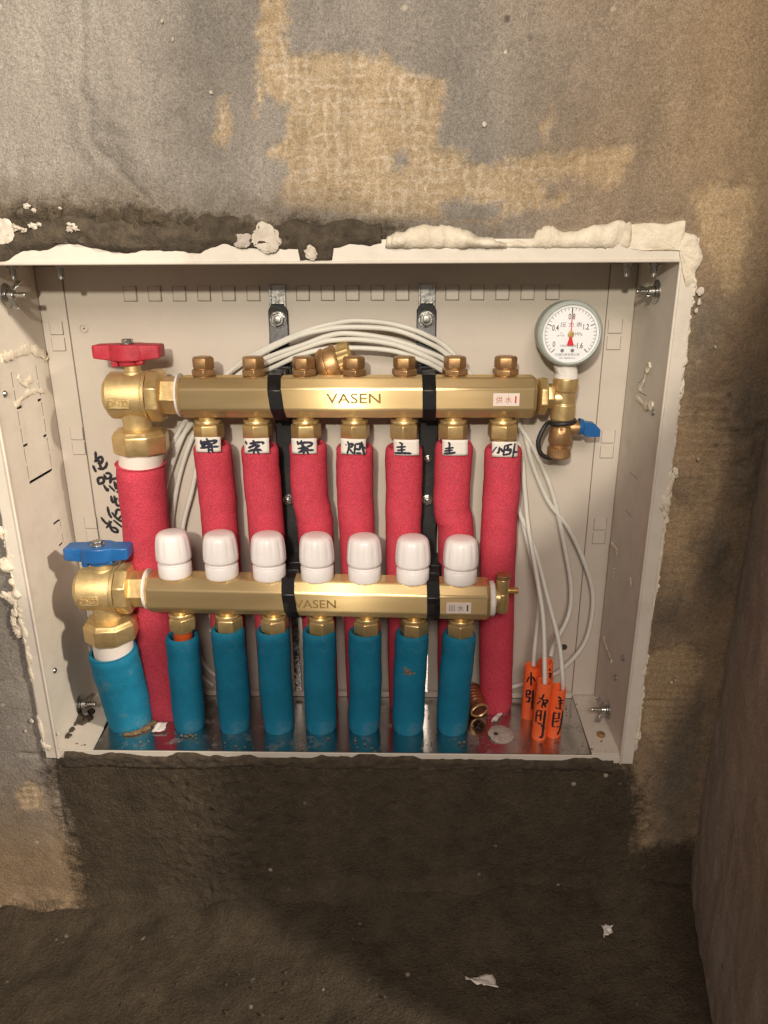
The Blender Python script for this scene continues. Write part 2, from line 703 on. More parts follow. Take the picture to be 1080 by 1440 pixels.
    # pale specks and pits
    vo = nt.nodes.new('ShaderNodeTexVoronoi')
    vo.inputs['Scale'].default_value = 62
    L(tc.outputs['Object'], vo.inputs['Vector'])
    sp = ramp(vo.outputs['Distance'], .10, (1, 1, 1), .17, (0, 0, 0))
    wn = ramp(noise(23, 2, .5), .58, (0, 0, 0), .66, (.75, .75, .75))
    mu = nt.nodes.new('ShaderNodeMath')
    mu.operation = 'MULTIPLY'
    L(sp, mu.inputs[0])
    L(wn, mu.inputs[1])
    c = mix(mu.outputs[0], c, (.48, .41, .32))
    vo2 = nt.nodes.new('ShaderNodeTexVoronoi')
    vo2.inputs['Scale'].default_value = 41
    L(tc.outputs['Object'], vo2.inputs['Vector'])
    sp2 = ramp(vo2.outputs['Distance'], .07, (1, 1, 1), .13, (0, 0, 0))
    wn2 = ramp(noise(17, 2, .5), .56, (0, 0, 0), .62, (.7, .7, .7))
    mu2 = nt.nodes.new('ShaderNodeMath')
    mu2.operation = 'MULTIPLY'
    L(sp2, mu2.inputs[0])
    L(wn2, mu2.inputs[1])
    c = mix(mu2.outputs[0], c, (.05, .04, .035))
    L(c, b.inputs['Base Color'])
    b.inputs['Roughness'].default_value = .93
    b.inputs['Specular IOR Level'].default_value = .2
    h = nt.nodes.new('ShaderNodeMath')
    h.operation = 'MULTIPLY_ADD'
    L(nf, h.inputs[0])
    h.inputs[1].default_value = .5
    L(nm, h.inputs[2])
    hs = nt.nodes.new('ShaderNodeMath')
    hs.operation = 'MULTIPLY_ADD'
    L(mm, hs.inputs[0])
    hs.inputs[1].default_value = 1.4
    hs.inputs[2].default_value = 1.0
    hp_ = nt.nodes.new('ShaderNodeMath')
    hp_.operation = 'MULTIPLY'
    L(h.outputs[0], hp_.inputs[0])
    L(hs.outputs[0], hp_.inputs[1])
    bp = nt.nodes.new('ShaderNodeBump')
    bp.inputs['Strength'].default_value = .80
    bp.inputs['Distance'].default_value = .0022
    L(hp_.outputs[0], bp.inputs['Height'])
    L(bp.outputs[0], b.inputs['Normal'])
    return m


M['wall'] = wall_mat('stained_concrete')
M['side'] = wall_mat('smooth_side_plaster', (.56, .46, .385), (.43, .35, .29))

# ------------------------------------------------------------------ the wall


def sdist(poly, X, Y):
    """signed distance (positive inside) of points to a polygon"""
    P = np.array(poly, float)
    n = len(P)
    d = np.full(X.shape, 1e9)
    ins = np.zeros(X.shape, bool)
    for i in range(n):
        a, b = P[i], P[(i+1) % n]
        e = b-a
        wx, wy = X-a[0], Y-a[1]
        t = np.clip((wx*e[0]+wy*e[1])/(e @ e+1e-12), 0, 1)
        d = np.minimum(d, np.hypot(wx-t*e[0], wy-t*e[1]))
        c = ((a[1] > Y) != (b[1] > Y)) & (X < (b[0]-a[0])*(Y-a[1])/(b[1]-a[1]+1e-12)+a[0])
        ins ^= c
    return np.where(ins, d, -d)


def wp(pts):
    return [UY(x, y, 0)[[0, 2]] for x, y in pts]


def region(polys, X, Z):
    s = np.full(X.shape, -1.)
    for p in polys:
        s = np.maximum(s, sdist(wp(p), X, Z))
    return s


def sm(a, b, x):
    t = np.clip((x-a)/(b-a), 0, 1)
    return t*t*(3-2*t)


TAN = [
    [(368, -20), (404, -20), (402, 80), (470, 72), (548, 82), (590, 108), (626, 112), (622, 150), (612, 205), (655, 216), (660, 236), (755, 218), (755, 212), (800, 216), (890, 206), (884, 240), (872, 258), (800, 270), (795, 288), (715, 298), (700, 314), (600, 305), (560, 310), (400, 290), (396, 268), (405, 230), (378, 214), (402, 190), (398, 150), (375, 130), (362, 160), (361, 95)],
    [(302, 200), (312, 140), (324, 132), (326, 180), (318, 204)],
    [(975, 272), (1000, 260), (1062, 262), (1055, 330), (1040, 400), (1020, 420), (1005, 380), (985, 330)],
    [(930, 550), (1030, 545), (1030, 640), (1010, 700), (985, 800), (965, 860), (925, 835), (905, 850), (915, 720), (925, 620)],
    [(25, 1108), (42, 1100), (62, 1112), (60, 1136), (28, 1140), (24, 1122)],
    [(758, 176), (778, 158), (780, 176), (764, 196)],
    [(905, 930), (960, 900), (990, 930), (970, 1010), (930, 1060), (905, 1030)],
]
TANHOLE = [
    [(404, 150), (374, 134), (362, 160), (402, 190)],
    [(552, 218), (574, 216), (578, 232), (556, 236)],
    [(620, 290), (650, 280), (705, 288), (706, 312), (625, 316)],
    [(760, 256), (800, 248), (850, 252), (840, 275), (770, 276)],
]
DARK = [
    [(-60, 262), (60, 268), (170, 262), (250, 290), (300, 300), (420, 284), (470, 292), (560, 306), (620, 318), (700, 326), (700, 336), (560, 330), (-60, 372)],  # shadow above the box at top left, put into the wall colour
    [(960, 430), (1000, 405), (1020, 430), (1015, 470), (1000, 505), (965, 500)],
    [(960, 520), (975, 505), (985, 545), (965, 575)],
    [(925, 850), (960, 835), (975, 865), (955, 885), (915, 895)],
    [(918, 805), (930, 800), (932, 830), (915, 830)],
    [(955, 1000), (985, 975), (1002, 985), (985, 1090), (960, 1240), (930, 1240), (915, 1100)],
    [(985, 760), (1030, 740), (1028, 830), (1000, 860), (985, 830)],
    [(1010, 560), (1060, 520), (1085, 560), (1060, 700), (1038, 700), (1035, 620)],
    [(938, 683), (962, 683), (962, 700), (938, 698)],
]
MORTAR = [
    [(-200, 300), (20, 296), (60, 284), (120, 292), (200, 288), (240, 300), (320, 306), (380, 318), (432, 312), (500, 316), (560, 318), (545, 340), (455, 356), (440, 362), (418, 358), (390, 352), (330, 348), (240, 352), (130, 358), (100, 368), (-200, 380)],
    [(70, 1062), (880, 1070), (893, 1090), (900, 1130), (896, 1180), (888, 1225), (900, 1330), (120, 1330), (112, 1240), (98, 1170), (84, 1120), (68, 1092)],
]

DX = .0021
gx = np.arange(-.62, .375, DX)
gz = np.arange(-.26, .86, DX)
X, Z = np.meshgrid(gx, gz)
sdT = np.minimum(region(TAN, X, Z), -region(TANHOLE, X, Z))
sdD = region(DARK, X, Z)
sdM = region(MORTAR, X, Z)
brown = np.maximum((X-.10)*.55-.06+.05*fbm(X*5, Z*3, 3, 9), (-.05-Z)*.9-.02)
brown = np.maximum(brown, -.2)
sdM = np.maximum(sdM, 0*X+(-.190+.075*X)+.020+.026*sm(.2, .36, X)+.024*fbm(X*13, Z*13, 5, 41)-Z)  # foot of the wall darkens unevenly towards the floor
sdM = np.where(Z < .2, sdM*.55, sdM)
warp = .006*fbm(X*90, Z*90, 3, 2)
h = .0016*fbm(X*6, Z*6, 3, 1)+.0007*fbm(X*34, Z*13, 4, 17)*sm(.4, .5, Z)+.0005*fbm(X*45, Z*40, 3, 4)
mT = sm(-.001, .0014, sdT+warp)
hatch = np.sin(2*math.pi*X/.0095+2*vnoise(X*30, Z*30, 3))*.5+np.sin(2*math.pi*Z/.0075+2*vnoise(X*25, Z*25, 8))*.7
h -= mT*.0014
h += mT*.00075*hatch*(.4+.6*vnoise(X*25, Z*25, 6)**2)
mM = np.where(Z > .35, sm(-.005, .004, sdM+warp), sm(-.010, .008, sdM+warp))
up = sm(.3, .4, Z)
lump = np.maximum(0, 1-2.2*np.abs(fbm(X*70, Z*80, 4, 12)))*.35+np.maximum(0, fbm(X*170, Z*170, 3, 13))
rough_low = sm(.06, -.05, np.abs(X+.125)-.05)*(1-up)
h += mM*(.0015+.0022*up+lump*(.0005+.0024*up+.0013*rough_low)+(.0004+.0006*up)*fbm(X*40, Z*40, 5, 14))
# pits in the rough part
h -= mM*np.maximum(0, fbm(X*130, Z*130, 2, 22)-.45)*.004*(rough_low+up)


def crest(poly_px, width, height):
    """a ridge (or groove) along a polyline on the wall"""
    P = wp(poly_px)
    d = np.full(X.shape, 1e9)
    for a, b in zip(P[:-1], P[1:]):
        e = b-a
        t = np.clip(((X-a[0])*e[0]+(Z-a[1])*e[1])/(e @ e), 0, 1)
        d = np.minimum(d, np.hypot(X-a[0]-t*e[0], Z-a[1]-t*e[1]))
    return height*np.exp(-(d/width)**2)


h += crest([(124, -20), (126, 60), (124, 130)], .004, .0008)
h += crest([(112, -20), (116, 60), (114, 130)], .0030, -.0010)
h += crest([(112, 150), (114, 195), (135, 225), (165, 250)], .005, .0014)
h += crest([(124, 145), (124, 200), (150, 225), (205, 280)], .0035, -.0020)
h += crest([(150, 186), (190, 196), (225, 180), (250, 160)], .004, -.0016)
h += crest([(250, 165), (290, 230), (340, 262)], .009, -.0018)
h += crest([(175, 190), (230, 250)], .011, .0022)
h += crest([(300, 240), (380, 290), (420, 300)], .005, .0014)
h += crest([(405, 316), (445, 317)], .0025, -.006)
h += crest([(540, 322), (600, 330), (680, 338), (760, 326), (960, 306)], .003, -.0020)
h += crest([(1010, 560), (1050, 600), (1045, 680)], .012, .0040)*(1+fbm(X*50, Z*50, 3, 31))
h += crest([(1005, 790), (1015, 760)], .008, .0030)*(1+fbm(X*50, Z*50, 3, 33))
h += crest([(880, 988), (938, 990)], .0018, -.003)
h += crest([(30, 1060), (70, 1064)], .0018, -.003)
h += crest([(78, 1066), (80, 1100), (92, 1160)], .0018, -.0022)
# trowel scratches and pin holes
for _ in range(34):
    sx0, sz0 = rng.uniform(-.24, .34), rng.uniform(.47, .66)
    an = rng.choice([rng.normal(1.45, .25), rng.normal(.1, .3)])
    ln = rng.uniform(.008, .05)
    ex, ez = math.cos(an)*ln, math.sin(an)*ln
    t_ = np.clip(((X-sx0)*ex+(Z-sz0)*ez)/(ln*ln), 0, 1)
    dd = np.hypot(X-sx0-t_*ex, Z-sz0-t_*ez)
    h += rng.choice([-1, -1, 1])*rng.uniform(.0004, .0010)*np.exp(-(dd/.0026)**2)
for _ in range(120):
    cx, cz = rng.uniform(-.35, .36), rng.uniform(.46, .66)
    h -= rng.uniform(.0005, .0016)*np.exp(-(((X-cx)**2+(Z-cz)**2)/.0019**2))
# small crater chips
for _ in range(46):
    cx, cz = rng.uniform(-.35, .36), rng.uniform(-.15, .64)
    rr = rng.uniform(.0015, .0042)
    h -= rng.uniform(.0006, .002)*np.exp(-(((X-cx)**2+(Z-cz)**2)/rr**2))
# the wall rolls down into the floor
h += .024*sm(.030, -.040, Z-(-.190+.075*X)+.010*fbm(X*14, Z*3, 2, 40))
# keep the coat behind the rim except where mortar laps over it
inner = sdist([(-.283, -.006), (.283, -.006), (.283, .4665), (-.283, .4665)], X, Z)
near = sm(-.03, -.002, inner)
h = np.where(mM > .3, h, h*(1-.6*near)-.0005*near)
h = h-.0015*near*(1-mM)

ny, nx = X.shape
co = np.stack([X, -h, Z], -1).reshape(-1, 3)
idx = np.arange(ny*nx).reshape(ny, nx)
q = np.stack([idx[:-1, :-1], idx[:-1, 1:], idx[1:, 1:], idx[1:, :-1]], -1).reshape(-1, 4)
fc = (inner[:-1, :-1]+inner[1:, 1:]).reshape(-1)/2
q = q[fc < 0]


def grid_obj(name, co, q, attrs, mat_, **kw):
    me = bpy.data.meshes.new(name)
    me.vertices.add(len(co))
    me.vertices.foreach_set('co', np.asarray(co, np.float32).ravel())
    me.loops.add(len(q)*4)
    me.loops.foreach_set('vertex_index', q.astype(np.int32).ravel())
    me.polygons.add(len(q))
    me.polygons.foreach_set('loop_start', np.arange(0, len(q)*4, 4, dtype=np.int32))
    me.update(calc_edges=True)
    me.validate()
    for k, v in attrs.items():
        a = me.attributes.new(k, 'FLOAT', 'POINT')
        a.data.foreach_set('value', np.asarray(v, np.float32).ravel())
    me.materials.append(mat_)
    me.shade_smooth()
    o = bpy.data.objects.new(name, me)
    COL.objects.link(o)
    return setp(o, **kw)


grid_obj('wall', co, q, {'tan': sdT, 'dark': sdD, 'mortar': sdM, 'brown': brown}, M['wall'], kind='structure')

# floor of dark screed, a little higher towards the right
fx = np.arange(-.8, .62, .006)
fy = np.arange(-1.3, .02, .006)
FX, FY = np.meshgrid(fx, fy)
fh = -.190+.075*FX+.012*np.exp(-((FY-.01)/.05)**2)*(1+.5*fbm(FX*20, FY*20, 3, 58))+.0022*fbm(FX*18, FY*18, 4, 50)+.0008*fbm(FX*90, FY*90, 3, 52)+.003*vnoise(FX*5, FY*5, 51)-.0035*np.maximum(0, fbm(FX*70, FY*70, 3, 57)-.35)
fco = np.stack([FX, FY, fh], -1).reshape(-1, 3)
fi = np.arange(FX.size).reshape(FX.shape)
fq = np.stack([fi[:-1, :-1], fi[:-1, 1:], fi[1:, 1:], fi[1:, :-1]], -1).reshape(-1, 4)
one = np.ones(FX.size)
grid_obj('floor', fco, fq, {'tan': -one, 'dark': -one, 'mortar': .05*one, 'brown': -one}, M['wall'], kind='structure')

# right-hand reveal wall, set at an angle to the niche
sy = np.concatenate([np.arange(-.25, .012, .004)])
sz = np.arange(-.26, .86, .006)
SY, SZ = np.meshgrid(sy, sz)
sx_ = .3625+.235*SY+.0014*fbm(SY*14, SZ*9, 4, 60)+.0006*fbm(SY*80, SZ*60, 2, 61)
sco = np.stack([sx_, SY, SZ], -1)
n0 = sco.shape[0]
ret = np.stack([np.full(n0, .95), np.full(n0, -.25), sz], -1)[:, None, :]
sco = np.concatenate([ret, sco], 1)
si = np.arange(sco.shape[0]*sco.shape[1]).reshape(sco.shape[:2])
sq = np.stack([si[:-1, :-1], si[:-1, 1:], si[1:, 1:], si[1:, :-1]], -1).reshape(-1, 4)
on = np.ones(si.size)
grid_obj('side_wall', sco.reshape(-1, 3), sq, {'tan': -on, 'dark': -on, 'mortar': -on, 'brown': .04*fbm(sco[..., 1].ravel()*10, sco[..., 2].ravel()*6, 3, 63)-.03}, M['side'], kind='structure')

# the rough recess behind the box
mb = MB()
mb.bb(-.31, .31, .125, .14, -.05, .50)
mb.bb(-.325, -.31, .01, .14, -.05, .50).bb(.31, .325, .01, .14, -.05, .50)
mb.bb(-.31, .31, .01, .125, .50, .515).bb(-.31, .31, .01, .125, -.065, -.05)
obj('wall_recess', mb, M['brickdust'], kind='structure')

# ------------------------------------------------------------------ the cabinet
H, D, HW = .4518, .100, .275
cab = thing('manifold_cabinet', (0, 0, 0), 'cream painted steel manifold cabinet recessed in the bare concrete wall', 'cabinet')
mb = MB()
mb.bb(-HW, HW, D, D+.0015, 0, H)
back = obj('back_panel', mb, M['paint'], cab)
for s in (-1, 1):        # side panels' rear flange lying on the back panel
    m2 = MB()
    m2.bb(s*.2505, s*.2745, D-.0016, D-.0002, .002, H-.002)
    obj('rear_flange', m2, M['paint'], cab, bevel=.0004)
    m2 = MB()
    m2.bb(s*.2499, s*.2505, D-.0004, D+.0003, .002, H-.002)
    obj('seam', m2, M['recess'], cab)


def grid_panel(x, t, yb, zb, skip):
    m_ = MB()
    for i in range(len(yb)-1):
        for j in range(len(zb)-1):
            if (i, j) not in skip:
                m_.bb(x, x+t, yb[i], yb[i+1], zb[j], zb[j+1])
    return m_


# left cheek: knock-out windows cut by slots
yb = [-.002, .0150, .0164, .0290, .0304, .0720, .0734, D]
zb = [0, .2630, .2645, .2780, .2830, .3045, .3060, .3190, .3240, .3480, .3495, .3620, H]


def panel_with_slots(x, t, slots):
    ys = sorted({-.002, D} | {v for s in slots for v in s[:2]})
    zs = sorted({0, H} | {v for s in slots for v in s[2:]})
    skip = set()
    for i in range(len(ys)-1):
        for j in range(len(zs)-1):
            yc, zc = (ys[i]+ys[i+1])/2, (zs[j]+zs[j+1])/2
            if any(s[0] < yc < s[1] and s[2] < zc < s[3] for s in slots):
                skip.add((i, j))
    m_ = MB()
    for j in range(len(zs)-1):           # merge runs along y to keep it light
        i = 0
        while i < len(ys)-1:
            if (i, j) in skip:
                i += 1
                continue
            k = i
            while k+1 < len(ys)-1 and (k+1, j) not in skip:
                k += 1
            m_.bb(x, x+t, ys[i], ys[k+1], zs[j], zs[j+1])
            i = k+1
    return m_


def slot_set(z0, n, dz, yA, yB, g=.0024):
    s = []
    for k in range(n):
        a = z0+k*dz
        for y in (yA, yB):
            s.append((y, y+g, a+.0030, a+dz*.46))
            s.append((y, y+g, a+dz*.54, a+dz-.0025))
        s.append((yA, yA+.010, a-.0010, a+.0014))
        s.append((yB-.006, yB+g, a-.0010, a+.0014))
    return s


ls = slot_set(.2640, 3, .0340, .0290, .0735)
ls.append((.0310, .0730, .2627, .2656))
ls += [(.0735, .0759, .190, .198), (.0735, .0759, .204, .213), (.060, .0735, .2120, .2145), (.064, .0735, .1880, .1903)]
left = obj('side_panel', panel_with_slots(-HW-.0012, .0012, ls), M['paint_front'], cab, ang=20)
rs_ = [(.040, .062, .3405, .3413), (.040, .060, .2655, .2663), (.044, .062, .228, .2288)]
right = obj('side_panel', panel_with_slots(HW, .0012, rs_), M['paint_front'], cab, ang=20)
mb = MB()
mb.bb(-HW, HW, -.002, D, H, H+.0012)
obj('top_panel', mb, M['paint_front'], cab)
# mirror-like steel bottom plate between two painted corner flanges
pl0, pl1, pr0, pr1 = UZ(118, 1049, 0), UZ(143, 1007, 0), UZ(806, 982, 0), UZ(836, 1063, 0)
mb = MB()
poly = [A3(-.240, -.001, 0), A3(.2465, -.001, 0), A3(pr0[0], D, 0), A3(-.243, D, 0)]
mb.prism([p-A3(0, 0, .0012) for p in poly], (0, 0, .0010))
obj('base_plate', mb, M['plate'], cab)
mb = MB()
mb.prism([A3(-HW, -.001, -.001), A3(-.2405, -.001, -.001), A3(-.2455, .060, -.001), A3(-.250, D, -.001), A3(-HW, D, -.001)], (0, 0, .0022))
obj('corner_flange', mb, M['paint_front'], cab)
mb = MB()
mb.prism([A3(HW, -.001, -.001), A3(.2475, -.001, -.001), A3(pr0[0], D, -.001), A3(HW, D, -.001)], (0, 0, .0022))
obj('corner_flange', mb, M['paint_front'], cab)
mb = MB()
mb.bb(-.243, .2495, D-.006, D-.0005, 0, .006)
obj('rear_ledge', mb, M['paint'], cab, bevel=.0006)
# front rim: rolled lips
rw = .0122
rt = .0165
for (x0, x1, z0, z1) in ((-HW-rw, -HW, -.009, H+rt), (HW, HW+rw, -.009, H+rt)):
    m2 = MB()
    m2.bb(x0, x1, -.0035, -.0015, z0, z1)
    xe = x1 if x1 < 0 else x0
    m2.tube([A3(xe, -.0035, z0), A3(xe, -.0035, z1-rt)], .0013, 10)
    obj('rim', m2, M['paint_front'], cab, bevel=.0006)
m2 = MB()
m2.bb(-HW, HW, -.0035, -.0015, H, H+rt)
m2.tube([A3(-HW, -.0035, H), A3(HW, -.0035, H)], .0013, 10)
obj('rim', m2, M['paint_front'], cab, bevel=.0006)
m2 = MB()
m2.bb(-HW, HW, -.0035, -.0015, -.0085, -.0003)
m2.tube([A3(-HW, -.0026, -.0008), A3(HW, -.0026, -.0008)], .0010, 8)
obj('rim', m2, M['paint_front'], cab, bevel=.0006)

# row of square pressed tabs
mb = MB()
tw, th_, lift = .0115, .0130, .0020
zt = .4258
mb.add([A3(-tw/2, D-.0004, zt+th_/2), A3(tw/2, D-.0012, zt+th_/2), A3(tw/2, D-lift, zt-th_/2), A3(-tw/2, D-.0012, zt-th_/2),
        A3(-tw/2, D+.0008, zt+th_/2), A3(tw/2, D+.0008, zt+th_/2), A3(tw/2, D+.0008, zt-th_/2), A3(-tw/2, D+.0008, zt-th_/2)],
       [(0, 1, 2, 3), (0, 4, 5, 1), (1, 5, 6, 2), (2, 6, 7, 3), (3, 7, 4, 0)])
tab0 = obj('knockout_tab', mb, M['paint'], cab, bevel=.0005)
tab0.location.x = -.189
mb = MB()
mb.bb(tw/2-.0001, tw/2+.0006, D-.0003, D+.0004, zt-th_/2-.0008, zt+th_/2)
mb.bb(-tw/2-.0006, tw/2, D-.0003, D+.0004, zt-th_/2-.0006, zt-th_/2+.0001)
mb.bb(-tw/2-.0005, -tw/2, D-.0003, D+.0004, zt-th_/2, zt+th_/2)
slot_shade0 = obj('slot_shade', mb, M['recess'], tab0)  # dark strips paint the shade of the cut round the tab
for i in range(1, 18):
    if i in (6, 12):
        continue
    tb = part_copy(tab0, cab, (.02287*i, 0, 0))
    part_copy(slot_shade0, tb, (0, 0, 0))
# pairs of slots pressed in the rear flanges
for (x, z) in ((-.2620, .388), (-.2570, .287), (-.2560, .194), (.2590, .388), (.2625, .284), (.2630, .194)):
    for k, dzz in enumerate((.0075, -.0075)):
        m2 = MB()
        y1 = D-.0016
        e = .0012 if k == 0 else .0007
        m2.add([A3(x-.006, y1-.0002, z+dzz+.006), A3(x+.006, y1-.0004, z+dzz+.006), A3(x+.006, y1-e, z+dzz-.006), A3(x-.006, y1-.0005, z+dzz-.006),
                A3(x-.006, y1+.0005, z+dzz+.006), A3(x+.006, y1+.0005, z+dzz+.006), A3(x+.006, y1+.0005, z+dzz-.006), A3(x-.006, y1+.0005, z+dzz-.006)],
               [(0, 1, 2, 3), (0, 4, 5, 1), (1, 5, 6, 2), (2, 6, 7, 3), (3, 7, 4, 0)])
        stb = obj('slot_tab', m2, M['paint'], cab)
        m2 = MB()
        m2.bb(x+.0058, x+.0066, y1-.0003, y1+.0003, z+dzz-.0066, z+dzz+.006)
        m2.bb(x-.0064, x+.0060, y1-.0003, y1+.0003, z+dzz-.0067, z+dzz-.0060)
        m2.bb(x-.0064, x-.0059, y1-.0002, y1+.0003, z+dzz-.006, z+dzz+.006)
        obj('slot_shade', m2, M['recess'], stb)  # dark strips again, in place of shaded cuts
# punched holes: a dished dimple left, a dark disc painting a hole's shade at lower right
c = UY(118, 462, D)
mb = MB()
mb.lathe(c+A3(0, .0004, 0), (0, -1, 0), [(.0042, 0), (.0042, .0012), (.0034, .0016), (.0026, .0006), (.0008, .0004)], 18)
obj('dimple', mb, M['paint'], cab)
for (px, py, r) in ((793, 910, .0030),):
    c = UY(px, py, D)
    mb = MB()
    mb.lathe(c+A3(0, .0006, 0), (0, -1, 0), [(r*1.2, 0), (r*1.2, .0008), (r, .0010), (r*.9, .0007)], 18)
    obj('hole_shade_disc', mb, M['groove'], cab)


def wing_bolt(px, py, s, tilt):
    p = UX(px, py, s*HW)
    p[2] = max(p[2], .0125)
    a = A3(-s, 0, 0)
    m_ = MB()
    m_.lathe(p, a, [(.0098, 0), (.0098, .0012), (.0060, .0014), (.0060, .0026)], 22)
    wb = obj('wing_bolt', m_, M['zinc'], cab, bevel=.0003)
    m_ = MB()
    prof = []
    for k in range(17):
        prof.append((.0024 if k % 2 else .0021, .0026+k*.0009))
    m_.lathe(p, a, prof, 12)
    obj('threaded_stud', m_, M['zinc'], wb)
    m_ = MB()
    m_.lathe(p, a, [(.0046, .0028), (.0042, .0075), (.0032, .0085)], 16)
    up_ = norm(A3(0, math.sin(tilt), math.cos(tilt)))
    fw = np.cross(a, up_)
    for q_ in (-1, 1):
        b0 = p+a*.0045+up_*q_*.0036
        e = b0+a*.0065+up_*q_*.0085
        m_.prism([b0-a*.002-fw*.0008, b0+a*.0025-fw*.0008, e+a*.0022-fw*.0008, e-a*.0022+up_*q_*.0012-fw*.0008], fw*.0016)
    obj('wing_nut', m_, M['zinc'], wb, bevel=.0003)


wing_bolt(8, 415, -1, .45)
wing_bolt(112, 990, -1, 1.15)
wing_bolt(924, 410, 1, 1.3)
wing_bolt(855, 998, 1, .35)
# small self-tapping screws
for (px, py, s) in ((919, 580, 1), (877, 925, 1), (866, 953, 1), (6, 554, -1), (76, 943, -1)):
    p = UX(px, py, s*HW)
    m2 = MB()
    m2.lathe(p, (-s, 0, 0), [(.0030, 0), (.0030, .0010), (.0022, .0019), (.0008, .0020)], 14)
    obj('screw', m2, M['zinc'], cab)
for (px, py) in ((786, 992), (845, 1035)):
    p = UZ(px, py, .001)
    m2 = MB()
    m2.lathe(p, (0, 0, 1), [(.0042, 0), (.0042, .0032), (.0030, .0036)], 6)
    obj('bolt', m2, M['bronze'], cab, bevel=.0003)
# bolts hanging from the top panel
for x in (-.262, -.222, .246, .268):
    m2 = MB()
    m2.lathe(A3(x, .035, H), (0, 0, -1), [(.0045, 0), (.0045, .003), (.0028, .0034), (.0026, .012)], 12)
    obj('bolt', m2, M['zinc'], cab)

# marker writing on the back panel


def strokes(S, tf, wdt, flat, nrm=A3(0, -1, 0)):
    m_ = MB()
    for s in S:
        P = [tf(*p) for p in s]
        pts = spline(P, 4) if len(P) > 2 else [P[0], (P[0]+P[1])/2, P[1]]
        n = len(pts)
        rs = []
        for i in range(n):
            t = norm(pts[min(i+1, n-1)]-pts[max(i-1, 0)])
            b = np.cross(t, nrm)
            k = wdt*(.72 if i in (0, n-1) else 1+.12*math.sin(i*2.3+len(s)))
            ring = []
            for a in range(8):
                an = 2*math.pi*a/8
                ring.append(pts[i]+b*k*math.cos(an)+nrm*flat*math.sin(an))
            rs.append(ring)
        e0 = pts[0]-norm(pts[1]-pts[0])*wdt*.6
        e1 = pts[-1]+norm(pts[-1]-pts[-2])*wdt*.6
        rs = [[e0+(q_-pts[0])*.35 for q_ in rs[0]]]+rs+[[e1+(q_-pts[-1])*.35 for q_ in rs[-1]]]
        m_.rings(rs)
    return m_


W1 = [[(250, 160), (255, 230), (265, 300)], [(240, 300), (290, 250), (330, 230), (350, 260), (340, 310), (290, 330)], [(290, 260), (310, 330), (330, 395)],
      [(290, 400), (350, 405), (400, 370), (415, 310)], [(215, 360), (235, 405), (255, 445)],
      [(280, 540), (300, 620), (370, 590), (350, 530), (285, 540)], [(370, 640), (420, 720), (430, 690)], [(375, 490), (400, 540), (430, 545)],
      [(400, 470), (450, 470), (475, 510), (440, 550)], [(460, 610), (480, 560), (570, 540), (590, 570)], [(520, 590), (550, 690), (590, 650)],
      [(545, 610), (590, 690)], [(450, 650), (525, 725)],
      [(560, 740), (600, 735), (620, 790)], [(475, 800), (500, 890), (560, 830)], [(520, 800), (560, 930), (620, 920), (590, 850)], [(625, 830), (640, 880)],
      [(425, 960), (445, 1050), (480, 1110)], [(490, 1040), (570, 1130), (680, 1190)], [(545, 1070), (560, 1000), (650, 1000)], [(590, 1120), (640, 1070)], [(515, 1150), (630, 1245)],
      [(335, 1110), (390, 1180), (470, 1220)], [(410, 1255), (480, 1170)], [(450, 1160), (470, 1260), (510, 1310), (570, 1320), (550, 1270), (490, 1250)]]
obj('marker_writing', strokes(W1, lambda x, y: UY(110+x/10.29, 620+y/10.29, D-.0003), .00145, .0003), M['ink'], cab)

# ------------------------------------------------------------------ the two manifolds
YU, YL = .060, .035
AP = .0182
PIT = .2703/6


def octo(x0, x1, yc, zf_, ap):
    """extruded bar: four broad faces, four narrower chamfers"""
    m_ = MB()
    rs = []
    e = ap*.52
    sec = [(ap, e), (e, ap), (-e, ap), (-ap, e), (-ap, -e), (-e, -ap), (e, -ap), (ap, -e)]
    for (x, k) in ((x0, .86), (x0+.0022, 1), (x1-.0022, 1), (x1, .86)):
        rs.append([A3(x, yc+k*p, zf_(x)+k*q) for p, q in sec])
    return m_.rings(rs)


xu0, zu = -.1158, float(UY(500, 556, YU-.012)[2])
zu = .3375
xl0 = -.1505


def zlx(x):            # the lower bar hangs a little lower at its right end
    return .1512-.0190*(x+.0)


zl = zlx(0)
pu = [xu0+PIT*i for i in range(7)]
plx = [xl0+PIT*i for i in range(7)]

sup = thing('supply_manifold', (0, YU, zu), 'upper brass manifold bar with seven hex plugs on top', 'manifold')
obj('bar', octo(-.1382, .1818, YU, lambda x: zu, AP), M['brass_bar'], sup, bevel=.0018, seg=4)


def plug_mb(x):
    m_ = MB()
    m_.lathe((x, YU, zu+AP-.001), (0, 0, 1), [(.0085, 0), (.0085, .0022)], 20)
    m_.lathe((x, YU, zu+AP+.001), (0, 0, 1), [(.0112, 0), (.0118, .0008), (.0118, .0046), (.0108, .0056)], 6, ph=.2)
    m_.lathe((x, YU, zu+AP+.0062), (0, 0, 1), [(.0086, 0), (.0086, .0014)], 20)
    m_.lathe((x, YU, zu+AP+.0072), (0, 0, 1), [(.0098, 0), (.0102, .0006), (.0102, .0086), (.0088, .0102), (.0002, .0104)], 6, ph=.4)
    return m_


def outlet_mb(x, y, z):
    m_ = MB()
    m_.lathe((x, y, z-AP+.002), (0, 0, -1), [(.0085, 0), (.0085, .0060)], 22)
    m_.lathe((x, y, z-AP-.0026), (0, 0, -1), [(.0118, 0), (.0124, .0008), (.0124, .0030), (.0116, .0036)], 22)
    return m_


